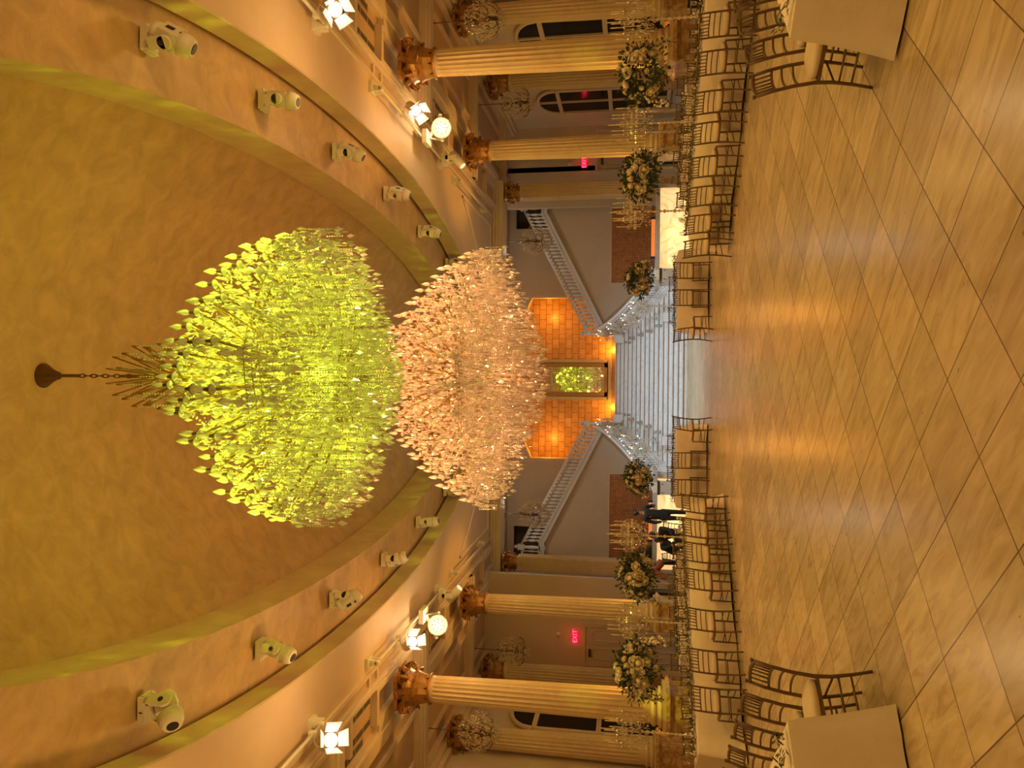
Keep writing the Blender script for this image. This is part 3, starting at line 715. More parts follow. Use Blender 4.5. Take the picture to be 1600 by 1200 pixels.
    # added points of glow inside; the bulbs themselves stay unlit
    for (z, r, n) in tiers:
        for q in range(3):
            a = 2 * PI * q / 3 + z * 3
            light('POINT', 'chandelier_fill', (X + r * .55 * math.cos(a), Y + r * .55 * math.sin(a), z + .02), power, color, size=0.09)
    for q in range(4):
        a = 2 * PI * q / 4; light('POINT', 'chandelier_fill', (X + rw * .5 * math.cos(a), Y + rw * .5 * math.sin(a), (z_low + zw) / 2 + .05), power * 2.6, color, size=0.09)
    return t
BULBG = BULBP = GREENC
TG = [(7.46, .46, 7), (7.20, .74, 10), (6.95, 1.02, 13), (6.70, 1.30, 16), (6.46, 1.52, 19), (6.15, 1.68, 21), (5.82, 1.74, 22)]
build_chandelier('chandelier', 'lime green lit crystal chandelier nearest the viewer under the dome', (-.02, 8.6), 1.8, TG, 4.76, 8.5, dome_z(0, 8.6), LIME, 2.6, 3, 1.25, BULBG, GREENC, 1.0)
TP = [(6.55, .5, 8), (6.25, .90, 13), (5.98, 1.20, 17), (5.70, 1.48, 21), (5.45, 1.75, 25), (5.10, 2.05, 28), (4.66, 2.28, 31)]
build_chandelier('chandelier', 'peach pink lit crystal chandelier, the broad one hanging in the middle', (0.0, 13.4), 2.35, TP, 3.42, 7.6, dome_z(0, 13.4), PINK, 2.8, 5, 1.15, BULBP, GREENC, 1.0)
build_chandelier('chandelier', 'farthest lime green crystal chandelier, mostly hidden behind the peach one', (0.0, 18.4), 1.8, TG, 4.76, 8.5, dome_z(0, 18.4), LIME, .8, 9, .5, BULBG, GREENC, 1.0)

# small unlit crystal chandeliers of the aisles and the stair hall
def small_chandelier(label, x, y, zc, drop, k=1.0):
    rng = random.Random(int(abs(x * 100) + y * 10))
    t = thing('aisle_chandelier', label, 'chandelier', (x, y, zc), 0, 'small unlit aisle chandeliers')
    MB().lathe([(.07, 0), (.07, -.02), (.03, -.07), (.012, -.1)], 12).obj('canopy', IRON, t)
    MB().tube([(0, 0, -.08), (0, 0, -drop)], .012, 6).obj('chain', IRON, t)
    mb = MB(); H = 1.0
    mb.lathe([(.02, -drop), (.05, -drop - .1), (.025, -drop - .3), (.06, -drop - .6), (.03, -drop - .85)], 10)
    for tier, (r, dz, n) in enumerate(((.2, .12, 6), (.34, .42, 8), (.44, .66, 10))):
        for q in range(n):
            a = 2 * PI * q / n; u = Vector((math.cos(a), math.sin(a), 0))
            mb.tube([Vector((0, 0, -drop - dz - .1)), u * r * .5 + Vector((0, 0, -drop - dz - .2)), u * r * .9 + Vector((0, 0, -drop - dz - .12)), u * r + Vector((0, 0, -drop - dz))], .009, 5)
            if tier == 0: mb.tube([u * .05 + Vector((0, 0, -drop - .1)), u * .17 + Vector((0, 0, -drop + .02)), u * .24 + Vector((0, 0, -drop - .04)), u * .2 + Vector((0, 0, -drop - .1))], .008, 5)
    mb.obj('frame', IRON, t)
    c = MB()
    for _ in range(950):
        q = rng.random(); r = .5 * k * math.sin(PI * (.12 + .8 * q)) * rng.uniform(.55, 1.0); a = rng.uniform(0, 2 * PI)
        c.octa((r * math.cos(a), r * math.sin(a), -drop - .02 - 1.0 * k * q), .016 * k, .008, .026 * k, Matrix.Rotation(rng.uniform(0, 3), 3, 'Z'), .4)
    o = c.obj('crystals', CLEARC, t); o['kind'] = 'stuff'
for s, nm in ((-1, 'left'), (1, 'right')):
    small_chandelier('small unlit crystal chandelier beyond the nearer %s column' % nm, s * 8.63, 17.4, 7.0, 1.0)
    small_chandelier('small unlit crystal chandelier deep in the %s aisle' % nm, s * 8.63, 22.8, 7.0, 1.0)
    small_chandelier('small unlit crystal chandelier in front of the %s upper stair flight' % nm, s * 5.25, 27.9, 7.3, 1.15, 1.2)

# ------------------------------------------------------------------ balustrades of the stairs
def baluster_mesh(h):
    return MB().box(-.035, .035, -.035, .035, 0, .10).lathe([(.022, .10), (.034, .14), (.02, .18), (.036, .26), (.042, .34), (.03, .46), (.019, .62 * h / .8), (.027, h - .16), (.02, h - .12)], 8).box(-.032, .032, -.032, .032, h - .12, h).mesh('baluster', RAILW)
def newel(parent, x, y, z, h, w=.17):
    mb = MB(); a = w / 2
    mb.box(x - a, x + a, y - a, y + a, z, z + .25); mb.lathe([(a * .9, .25), (a * .6, .32), (a * .85, h * .45), (a * .6, h - .38), (a * .95, h - .34)], 12, (x, y, z))
    mb.box(x - a, x + a, y - a, y + a, z + h - .34, z + h - .12); mb.box(x - a * 1.2, x + a * 1.2, y - a * 1.2, y + a * 1.2, z + h - .12, z + h - .08)
    mb.ball((x, y, z + h + .0), .085, 12, 8)
    return mb.obj('newel_post', RAILW, parent)
BAL = baluster_mesh(.72)
for s, nm in ((-1, 'left'), (1, 'right')):
    t = thing('balustrade', 'white balustrade climbing the %s upper stair flight' % nm, 'balustrade', (s * 2.0, 30.3, 2.56))
    def L(x, z): return (s * x - s * 2.0, 0.0, z - 2.56)
    newel(t, s * 1.86 - s * 2.0, .1, 0, 1.36, .2); newel(t, s * 7.08 - s * 2.0, 0, 2.82, 1.22, .2)
    lo = lambda x: 2.98 + .505 * (x - 2.05); hi = lambda x: 3.80 + .524 * (x - 2.05)
    mb = MB(); P = [(1.95, lo(1.95)), (6.85, lo(6.85)), (8.38, 5.38 + .02)]
    for (xa, za), (xb, zb) in zip(P[:-1], P[1:]):
        for y0, y1, d0, d1 in ((-.07, .07, 0, .24), (-.1, -.06, .18, .24), (-.09, -.06, 0, .05)):
            v = [L(xa, za + d0), L(xb, zb + d0), L(xb, zb + d1), L(xa, za + d1)]
            v = [(p[0], y, p[2]) for y in (y0, y1) for p in v]
            mb.add(v, [(0, 1, 2, 3), (7, 6, 5, 4), (0, 4, 5, 1), (1, 5, 6, 2), (2, 6, 7, 3), (3, 7, 4, 0)], False)
    mb.obj('stringer', RAILW, t)
    mb = MB(); mb.tube([L(1.9, hi(1.9)), L(6.98, hi(6.98))], .05, 8); mb.tube([L(7.15, 6.36), L(8.38, 6.36)], .045, 8); mb.obj('handrail', RAILW, t)
    for k in range(33):
        x = 2.12 + .146 * k; z0 = lo(x) + .22; h = hi(x) - z0
        o = link('baluster', BAL, t, L(x, z0)); o.scale = (1.55, 1.55, h / .72)
    for k in range(8):
        x = 7.24 + .15 * k; o = link('baluster', BAL, t, L(x, 5.6)); o.scale = (1, 1, .74 / .72)
    t2 = thing('balustrade', 'curved white balustrade sweeping down the %s side of the marble stairs' % nm, 'balustrade', (s * 2.0, 30.5, 2.56))
    def Q(q, dz): 
        y = 30.5 - 4.3 * q; return Vector((s * (half_w(y) - .10) - s * 2.0, y - 30.5, 2.56 - 2.36 * q + dz - 2.56))
    MB().tube([Q(g / 24, .95 - .1 * (g == 0)) for g in range(25)], [.055] * 25, 8).obj('handrail', RAILW, t2)
    mb = MB()
    for g in range(24):
        a, b = Q(g / 24, 0), Q((g + 1) / 24, 0)
        for dx in (-.09,): 
            v = [a + Vector((-.09, 0, -.22)), b + Vector((-.09, 0, -.22)), b + Vector((.09, 0, -.22)), a + Vector((.09, 0, -.22)), a + Vector((-.09, 0, .16)), b + Vector((-.09, 0, .16)), b + Vector((.09, 0, .16)), a + Vector((.09, 0, .16))]
            mb.add(v, [(0, 1, 2, 3), (7, 6, 5, 4), (0, 4, 5, 1), (3, 2, 6, 7), (0, 3, 7, 4), (1, 5, 6, 2)], False)
    mb.obj('stringer', RAILW, t2)
    for k in range(34): link('baluster', BAL, t2, Q((k + .6) / 34.5, .16)).scale = (1.3, 1.3, 1)
    e = Q(1, 0); newel(t2, e.x, e.y, e.z - .12, 1.25, .22)
    # white plinth blocks on the steps
    for j, (x, y, z) in enumerate(((1.62, 30.2, .16 * 14), (2.22, 26.95, .16 * 3))):
        MB().box(-.16, .16, -.14, .14, 0, .34).box(-.175, .175, -.155, .155, .34, .37).obj('plinth', RAILW, tag_ := thing('plinth_block', 'white square plinth block at the %s of the marble stairs, %s side' % (('head', 'foot')[j], nm), 'plinth', (s * x, y, z), 0, 'white plinths on the stairs'))

# mirror over the landing
t = thing('wall_mirror', 'tall framed mirror on the orange tiled wall above the landing', 'mirror', (-.06, 34.36, 3.0))
MB().box(-.58, .58, -.055, -.05, .14, 3.3).obj('mirror_glass', MIRROR, t).rotation_euler = (-.0175, 0, 0)
mb = MB()
for x in (-.78, .58): mb.box(x, x + .20, -.09, 0, .0, 3.5)
mb.box(-.78, .78, -.09, 0, 0, .14); mb.box(-.78, .78, -.09, 0, 3.3, 3.5); mb.obj('frame', BRONZE, t)
mb = MB(); mb.box(-.94, -.80, -.12, 0, .02, 3.5); mb.box(.80, .94, -.12, 0, .02, 3.5); mb.box(-.98, .98, -.12, 0, -.16, -.04); mb.obj('outer_bars', SILVERF, t)

# ------------------------------------------------------------------ stage lights
HEADM = {}
def moving_head_meshes():
    mb = MB(); mb.box(-.20, .20, -.14, .14, -.15, -.04)
    for q in (-1, 1): mb.box(q * .2 - .012, q * .2 + .012, -.10, .10, -.13, -.06)
    mb.box(-.17, .17, -.11, .11, -.17, -.15); HEADM['base'] = mb.mesh('base', WHITEP)
    mb = MB(); mb.box(-.13, -.07, -.03, .03, -.05, 0); mb.box(.07, .13, -.03, .03, -.05, 0); mb.tube([(-.16, 0, -.02), (.16, 0, -.02)], .012, 6); mb.box(-.10, .10, -.12, .12, -.045, -.02); HEADM['clamp'] = mb.mesh('clamp', BLACK)
    mb = MB(); mb.box(-.21, .21, -.09, .09, -.235, -.17)
    for q in (-1, 1):
        mb.box(q * .21 - .035, q * .21 + .035, -.09, .09, -.45, -.20); mb.lathe([(.10, -.035), (.11, 0), (.10, .035)], 16, (q * .21, 0, -.45), Matrix.Rotation(PI / 2, 3, 'Y'))
    HEADM['yoke'] = mb.mesh('yoke', WHITEP)
    mb = MB(); mb.box(-.17, .17, -.15, .15, -.14, .16)
    mb.lathe([(.16, .16), (.145, .26), (.12, .28)], 16); mb.lathe([(.19, -.14), (.17, -.26), (.14, -.33), (.12, -.34)], 16); HEADM['head'] = mb.mesh('head', WHITEP)
    mb = MB(); mb.lathe([(.085, -.352), (.085, -.338)], 16); HEADM['lens'] = mb.mesh('lens', BLACK)
    mb = MB(); mb.box(-.05, .05, -.155, -.149, -.02, .10); mb.lathe([(.05, -.004), (.05, .004)], 14, (0, -.155, -.15), Matrix.Rotation(PI / 2, 3, 'X')); mb.box(-.06, -.03, .149, .155, 0, .08); HEADM['fan_vent'] = mb.mesh('fan_vent', BLACK)
    mb = MB(); mb.lathe([(.04, -.003), (.04, .003)], 12, (.248, 0, -.4), Matrix.Rotation(PI / 2, 3, 'Y')); mb.lathe([(.04, -.003), (.04, .003)], 12, (-.248, 0, -.4), Matrix.Rotation(PI / 2, 3, 'Y')); mb.box(-.06, .06, -.143, -.138, -.12, -.07); HEADM['yoke_vent'] = mb.mesh('yoke_vent', BLACK)
moving_head_meshes()
def moving_head(label, x, y, z, pan, tilt, group):
    t = thing('moving_head_light', label, 'stage light', (x, y, z), 0, group); t.scale = (.74, .74, .78)
    link('base', HEADM['base'], t); link('clamp', HEADM['clamp'], t)
    yk = link('yoke', HEADM['yoke'], t, None, (0, 0, pan)); link('yoke_vent', HEADM['yoke_vent'], yk)
    h = link('head', HEADM['head'], t, Matrix.Rotation(pan, 3, 'Z') @ Vector((0, 0, -.45)), Euler((tilt, 0, pan), 'XYZ'))
    link('lens', HEADM['lens'], h); link('fan_vent', HEADM['fan_vent'], h)
names = ['nearest the viewer', 'second from the viewer', 'third from the viewer', 'fourth from the viewer', 'fifth from the viewer', 'farthest']
hy = [7.62, 10.27, 13.0, 15.86, 18.55, 21.4]; hx = [3.82, 4.12, 4.18, 4.12, 3.80, 3.4]
pans = {1: [.9, 1.3, 1.2, 1.0, 1.1, .8], -1: [-.55, -1.1, -.7, -1.2, -1.3, -.9]}; tilts = {1: [.55, .2, .5, .3, .35, .3], -1: [-.9, -.35, .75, .4, .2, .3]}
for s, nm in ((1, 'right'), (-1, 'left')):
    for i in range(6):
        moving_head('cream moving head light under the %s edge of the dome, %s' % (nm, names[i]), s * hx[i], hy[i], 7.46, pans[s][i], tilts[s][i], 'moving heads around the dome')
# pipes along the ceiling edges with their fixtures
GLOWY = emit('lit led face', (1.0, 0.84, 0.45), 0.8); GLOWB = emit('lit lantern lens', (0.66, 0.88, 1.0), 1.3)
DOORM = mat('barn door inner white', (0.80, 0.82, 0.84), 0.5, var=.03)
for s, nm in ((1, 'right'), (-1, 'left')):
    for j, (ya, yb) in enumerate(((7.0, 11.2), (13.7, 18.9), (20.4, 24.3))):
        t = thing('lighting_pipe', '%s ceiling pipe for stage lights, %s' % (nm, ['the one nearest the viewer', 'the middle one carrying a lit wash light', 'the far empty one'][j]), 'pipe', (s * 5.62, ya, 6.80), 0, 'ceiling pipes')
        MB().tube([(0, 0, 0), (0, yb - ya, 0)], .028, 10).obj('pipe', WHITEP, t)
        for yy in (.05, yb - ya - .05):
            MB().box(-.10, .10, -.12, .12, .13, .197).box(-.05, .05, -.05, .05, .0, .13).lathe([(.05, -.045), (.05, .045)], 10, (0, yy * 0, 0), Matrix.Rotation(PI / 2, 3, 'X')).box(-.07, .07, .05, .09, -.02, .13).obj('bracket', WHITEP, t, (0, yy, 0))
    for j, yy in enumerate((10.8, 15.15)):
        t = thing('barn_door_lantern', 'lit stage lantern with barn doors on the %s pipe, %s' % (nm, ['nearest the viewer', 'beside the big lit wash light'][j]), 'stage light', (s * 5.62, yy, 6.80), 0, 'barn door lanterns')
        aim = (Vector((0, yy - 6.0, .5)) - Vector((s * 5.62, yy, 6.6))).normalized()
        mx = aim.to_track_quat('Z', 'Y').to_matrix()
        ctr = Vector((s * .16, .12, -.20))
        b = MB().lathe([(.07, -.24), (.10, -.20), (.105, .10), (.12, .12), (.12, .16)], 14, ctr, mx).tube([(0, 0, 0), (s * .16, 0, -.05), ctr + Vector((-.13, 0, 0)), ctr], .015, 5)
        b.box(-.05, .05, -.05, .05, -.05, .05); body = b.obj('body', WHITEP, t)
        m2 = MB(); m2.lathe([(.10, .161), (.10, .165)], 14, ctr, mx); m2.obj('lens', GLOWB, t)
        for q in range(4):
            an = PI / 2 * q + .3; u = Vector((math.cos(an), math.sin(an), 0)); w = Vector((-math.sin(an), math.cos(an), 0))
            P = [u * .115 + w * .10 + Vector((0, 0, .17)), u * .115 - w * .10 + Vector((0, 0, .17)), u * .22 - w * .13 + Vector((0, 0, .34)), u * .22 + w * .13 + Vector((0, 0, .34))]
            v = [mx @ p + ctr for p in P] + [mx @ (p + u * .006) + ctr for p in P]
            MB().add(v, [(0, 1, 2, 3), (7, 6, 5, 4), (0, 4, 5, 1), (1, 5, 6, 2), (2, 6, 7, 3), (3, 7, 4, 0)], False).obj('barn_door', DOORM, t)
        p = Vector((s * 5.62, yy, 6.8)) + ctr
        light('POINT', 'lantern_lamp', p + aim * .30, .8, COOL, size=0.05)
        light('POINT', 'lantern_spill', (s * 4.7, yy - .1, 6.2), 5, PEACH, size=0.2)
    # big lit wash light and the small spot beside it
    t = thing('wash_light', 'big round lit wash light hanging from the %s pipe' % nm, 'stage light', (s * 5.62, 16.75, 6.80), 0, 'lit wash lights')
    aim = (Vector((0, 1.0, 2.2)) - Vector((s * 5.9, 16.8, 6.4))).normalized(); mx = aim.to_track_quat('Z', 'Y').to_matrix(); ctr = Vector((s * .25, .05, -.42))
    MB().box(-.16, .16, -.22, .22, -.14, -.03).box(-.03, .03, -.03, .03, -.04, .03).obj('base', WHITEP, t)
    mb = MB(); mb.tube([ctr + mx @ Vector((.27, 0, -.02)), ctr + mx @ Vector((.27, 0, -.24)), Vector((0, 0, -.14)), ctr + mx @ Vector((-.27, 0, -.24)), ctr + mx @ Vector((-.27, 0, -.02))], .045, 6); mb.obj('yoke', WHITEP, t)
    MB().lathe([(.10, -.26), (.2, -.2), (.235, -.02), (.24, .06), (.225, .065)], 20, ctr, mx).obj('head', WHITEP, t)
    MB().lathe([(.222, .066), (.222, .072)], 24, ctr, mx).obj('led_face', GLOWY, t)
    mb = MB()
    for q in range(12):
        rr, an = ((.13, q * PI / 4) if q < 8 else (.06, q * PI / 2)); p = mx @ Vector((rr * math.cos(an), rr * math.sin(an), .074)) + ctr; mb.ball(p, .013, 6, 4)
    mb.obj('led_gap', BLACK, t)
    light('POINT', 'wash_lamp', Vector((s * 5.62, 16.75, 6.8)) + ctr + aim * .3, 22, (1, .82, .5), size=.15)
    t = thing('spot_light', 'small cream spotlight at the end of the %s pipe beside the wash light' % nm, 'stage light', (s * 5.62, 18.45, 6.80), 0, 'small pipe spotlights')
    MB().box(-.14, .14, -.12, .12, -.14, -.03).box(-.03, .03, -.03, .03, -.04, .03).obj('base', WHITEP, t)
    mb = MB(); mb.box(-.05, .05, -.19, -.13, -.42, -.14); mb.box(-.05, .05, .13, .19, -.42, -.14); mb.box(-.06, .06, -.19, .19, -.2, -.14); mb.obj('yoke', WHITEP, t)
    aim = Vector((-s * .75, -.1, -.65)).normalized(); mx = aim.to_track_quat('Z', 'Y').to_matrix(); ctr = Vector((0, 0, -.4))
    MB().lathe([(.08, -.22), (.12, -.18), (.12, .14), (.10, .24), (.095, .25)], 16, ctr, mx).obj('head', WHITEP, t)
    MB().lathe([(.085, .251), (.085, .256)], 16, ctr, mx).obj('lens', GLOWY, t)

# ------------------------------------------------------------------ chairs
def chair_proto():
    t = thing('chiavari_chair', 'chair', 'chair', (0, 0, 0))
    def rear(x):
        P = [(x, -.26, 0), (x, -.225, .15), (x, -.195, .32), (x, -.19, .46), (x, -.21, .62), (x, -.245, .78), (x, -.29, .92)]
        return MB().tube(P, [.013, .014, .016, .017, .016, .015, .013], 7).lathe([(.016, 0), (.02, .012), (.012, .025)], 7, (x, -.292, .915))
    def front(x): return MB().tube([(x, .20, 0), (x, .195, .2), (x, .185, .44)], [.012, .015, .017], 7)
    for x in (-.19, .19): rear(x).obj('rear_leg', CHAIRM, t)
    for x in (-.19, .19): front(x * 1.03).obj('front_leg', CHAIRM, t)
    MB().box(-.20, .20, -.19, .21, .42, .445).obj('seat_frame', CHAIRM, t)
    v = []; n = 10
    prof = [(.0, .445), (.97, .445), (1.02, .47), (.98, .495), (.7, .503), (0, .508)]
    mb = MB(); sg = 24
    for r, z in prof:
        for k in range(sg):
            a = 2 * PI * k / sg; c, s_ = math.cos(a), math.sin(a)
            v.append((.20 * r * math.copysign(abs(c) ** .45, c), .01 + .205 * r * math.copysign(abs(s_) ** .45, s_), z))
    mb.add(v, [(i * sg + k, i * sg + (k + 1) % sg, (i + 1) * sg + (k + 1) % sg, (i + 1) * sg + k) for i in range(len(prof) - 1) for k in range(sg)], True)
    mb.obj('seat_cushion', CUSHION, t)
    # back: crest and cross rails bowed backwards, six short spindles in the top frame
    def yb(z): return -.19 - .10 * max(0, (z - .46) / .46) ** 1.4
    def rail(mb, z, r=.011): mb.tube([(x, yb(z) - .035 * (1 - (x / .19) ** 2), z + .012 * (1 - (x / .19) ** 2)) for x in [-.19 + .38 * k / 8 for k in range(9)]], r, 6)
    mb = MB()
    for z, r in ((.895, .016), (.745, .012), (.665, .010), (.575, .010)): rail(mb, z, r)
    mb.obj('back_rails', CHAIRM, t)
    for k in range(6):
        x = -.135 + .054 * k; b = -.035 * (1 - (x / .19) ** 2)
        MB().tube([(x, yb(.745) + b, .75), (x, yb(.9) + b, .90)], [.008, .008], 6).obj('spindle', CHAIRM, t)
    for z in (.17, .27):
        for x in (-.19, .19): MB().tube([(x, -.21, z), (x, .19, z)], .009, 6).obj('stretcher', CHAIRM, t)
    MB().tube([(-.19, -.21, .30), (.19, -.21, .30)], .009, 6).obj('stretcher', CHAIRM, t)
    MB().tube([(-.19, .19, .22), (.19, .19, .22)], .009, 6).obj('stretcher', CHAIRM, t)
    return t
CH = chair_proto(); CH_USED = [False]
def place_chair(fx, fy, face, label, group):
    """(fx, fy): midpoint of the rear feet; face: direction the sitter looks"""
    d = Vector((face[0], face[1])).normalized(); rz = math.atan2(d.y, d.x) - PI / 2
    loc = (fx + d.x * .26, fy + d.y * .26, 0)
    if not CH_USED[0]:
        CH_USED[0] = True; CH.location = loc; CH.rotation_euler = (0, 0, rz); CH['label'] = label; CH['group'] = group; return CH
    return dup(CH, loc, rz, label, group)

# ------------------------------------------------------------------ tables, cloths, runners
def table(label, p0, e, n, length, width, seed, cloth_label):
    """p0: ground point of one corner, e: along the length, n: across"""
    rng = random.Random(seed); e = Vector((*e, 0)).normalized(); n = Vector((*n, 0)).normalized(); p0 = Vector((*p0, 0))
    c = p0 + e * length / 2 + n * width / 2; rz = math.atan2(e.y, e.x)
    t = thing('banquet_table', label, 'table', c, rz, 'banquet tables')
    MB().box(-length / 2 + .03, length / 2 - .03, -width / 2 + .03, width / 2 - .03, .70, .735).obj('tabletop', GREYBOX, t)
    for sx in (-1, 1):
        for sy in (-1, 1): MB().tube([(sx * (length / 2 - .2), sy * (width / 2 - .14), 0), (sx * (length / 2 - .2), sy * (width / 2 - .14), .70)], .018, 6).obj('leg', IRON, t)
    # draped cloth: a top and a hanging skirt with soft folds, flaring at the corners
    a, b = length / 2, width / 2; N = []
    step = .07
    for (x0, y0, x1, y1) in ((-a, -b, a, -b), (a, -b, a, b), (a, b, -a, b), (-a, b, -a, -b)):
        L = math.hypot(x1 - x0, y1 - y0); m = int(L / step)
        for k in range(m): N.append((x0 + (x1 - x0) * k / m, y0 + (y1 - y0) * k / m))
    m = len(N); rows = 9; v = []; ph = [rng.uniform(0, 6.28) for _ in range(6)]
    for r in range(rows):
        q = r / (rows - 1)
        for k, (x, y) in enumerate(N):
            s_ = k * step
            out = Vector((0, 0)); 
            if abs(abs(x) - a) < 1e-3: out.x = math.copysign(1, x)
            if abs(abs(y) - b) < 1e-3: out.y = math.copysign(1, y)
            cd = min(math.hypot(abs(x) - a, abs(y) - b), .5)
            fl = .02 + .035 * math.sin(s_ * 5.1 + ph[0]) * math.sin(s_ * 1.7 + ph[1]) + .018 * math.sin(s_ * 11 + ph[2]) + .10 * max(0, 1 - cd / .35)
            g = q ** 1.3
            z = .762 - .008 * q if r == 0 else .755 - (.755 - .015) * q
            rr = .012 if r else 0
            v.append((x + out.x * (rr + fl * g), y + out.y * (rr + fl * g), z + (.012 * math.sin(s_ * 3 + ph[3]) + .012) * (r == rows - 1)))
    f = [(r * m + (k + 1) % m, r * m + k, (r + 1) * m + k, (r + 1) * m + (k + 1) % m) for r in range(rows - 1) for k in range(m)]
    mb = MB(); mb.add(v, f, True); mb.add([(x, y, .762) for x, y in ((-a, -b), (a, -b), (a, b), (-a, b))], [(0, 1, 2, 3)], False)
    o = mb.obj('tablecloth', CLOTH, None, c); o.rotation_euler = (0, 0, rz); tag(o, cloth_label, 'tablecloth', 'floor length ivory tablecloths')
    return c, rz, e, n
def garland(label, c, rz, length, seed, w=.13, dens=1.0):
    rng = random.Random(seed)
    t = thing('leaf_garland', label, 'garland', (c[0], c[1], .762), rz, 'leaf runners on the tables')
    mb = MB(); fl = MB()
    for _ in range(int(length * 300 * dens)):
        x = rng.uniform(-length / 2, length / 2); y = rng.gauss(0, w * .45); z = max(.012, .05 - abs(y) * .3 + rng.uniform(-.03, .05))
        a = rng.uniform(0, 6.28); L = rng.uniform(.04, .075); wd = L * .42; ti = rng.uniform(-.5, .9)
        u = Vector((math.cos(a) * math.cos(ti), math.sin(a) * math.cos(ti), math.sin(ti))); p = Vector((-math.sin(a), math.cos(a), 0))
        b = Vector((x, y, z)); mid = b + u * L * .5 + Vector((0, 0, .008))
        vv = [b, mid + p * wd / 2, b + u * L, mid - p * wd / 2]
        for q in vv: q.z = max(q.z, .006)
        mb.add(vv, [(0, 1, 2, 3)], False)
    for _ in range(int(length * 26 * dens * dens)):
        fl.ball((rng.uniform(-length / 2, length / 2), rng.gauss(0, w * .35), rng.uniform(.04, .085)), rng.uniform(.010, .024), 6, 4)
    o = mb.obj('foliage', LEAF, t); o['kind'] = 'stuff'
    o = fl.obj('blossoms', ROSE, t); o['kind'] = 'stuff'
# ------------------------------------------------------------------ table decorations
def rose_mesh():
    mb = MB(); mb.ball((0, 0, 0), .034, 9, 6)
    for ring_, (n, r, tl) in enumerate(((4, .030, .2), (5, .042, .6), (6, .054, 1.05))):
        for k in range(n):
            a = 2 * PI * k / n + ring_ * .5; u = Vector((math.cos(a), math.sin(a), 0)); w = Vector((-math.sin(a), math.cos(a), 0))
            b = u * r * .35 - Vector((0, 0, .03)); m_ = u * r + Vector((0, 0, .0)); tp = u * r * (1 + .25 * tl) + Vector((0, 0, .036 - .022 * tl))
            mb.add([b - w * .012, m_ - w * .03, tp - w * .02, tp + w * .02, m_ + w * .03, b + w * .012], [(0, 1, 4, 5), (1, 2, 3, 4)], True)
    return mb.mesh('rose', ROSE)
ROSEM = rose_mesh()
def arrangement(label, x, y, z0, zc, R, seed, trails):
    rng = random.Random(seed)
    t = thing('flower_arrangement', label, 'flower arrangement', (x, y, z0), 0, 'tall white flower arrangements')
    h = zc - z0
    MB().lathe([(.11, 0), (.11, .015), (.03, .03), (.02, .06)] + [q for i in range(int((h - R * .55 - .1) / .11)) for q in ((.016, .08 + .11 * i), (.03, .12 + .11 * i), (.03, .14 + .11 * i))] + [(.016, h - R * .5), (.09, h - R * .35)], 12).obj('stem', GLASS, t)
    mb = MB()
    for _ in range(950):
        d = Vector((rng.gauss(0, 1), rng.gauss(0, 1), rng.gauss(0, .85))).normalized(); rr = R * rng.uniform(.25, 1.0) ** .6 * rng.uniform(.85, 1.24)
        b = Vector((0, 0, h)) + Vector((d.x * rr, d.y * rr, d.z * rr * .82)); L = rng.uniform(.07, .13)
        u = (d + Vector((rng.uniform(-.8, .8), rng.uniform(-.8, .8), rng.uniform(-.8, .8)))).normalized(); p = u.cross(Vector((rng.random(), rng.random(), 1))).normalized()
        mb.add([b, b + u * L * .5 + p * L * .25, b + u * L, b + u * L * .5 - p * L * .25], [(0, 1, 2, 3)], False)
    for a, L in trails:
        for i in range(int(L * 90)):
            q = i / (L * 90); an = a; rr = R * (.75 + .35 * math.sin(q * PI * .6)); zz = h + R * .1 - q * L
            b = Vector((math.cos(an) * rr + rng.gauss(0, .04), math.sin(an) * rr + rng.gauss(0, .04), zz + rng.gauss(0, .03))); u = Vector((rng.uniform(-1, 1), rng.uniform(-1, 1), rng.uniform(-1, .4))).normalized(); p = u.cross(Vector((rng.random(), rng.random(), 1))).normalized(); l = .07
            mb.add([b, b + u * l * .5 + p * l * .25, b + u * l, b + u * l * .5 - p * l * .25], [(0, 1, 2, 3)], False)
    o = mb.obj('foliage', LEAF, t); o['kind'] = 'stuff'
    for k in range(46):
        d = Vector((rng.gauss(0, 1), rng.gauss(0, 1) - .5, rng.gauss(0, .8) + .1)).normalized(); rr = R * rng.uniform(.88, 1.05)
        o = link('rose', ROSEM, t, (d.x * rr, d.y * rr, h + d.z * rr * .82), d.to_track_quat('Z', 'Y').to_euler()); s_ = rng.uniform(.6, 1.75) * R / .5; o.scale = (s_, s_, s_)
    for a, L in trails:
        m = MB()
        for i in range(int(L * 60)):
            q = i / (L * 60); rr = R * (.78 + .36 * math.sin(q * PI * .6)); zz = h + R * .15 - q * L
            m.ball((math.cos(a) * rr + rng.gauss(0, .035), math.sin(a) * rr + rng.gauss(0, .035), zz), rng.uniform(.018, .034), 6, 4)
        m.obj('blossom_spray', ROSE, t)
FLAME = emit('candle flame', (1.0, 0.72, 0.35), 5.0)
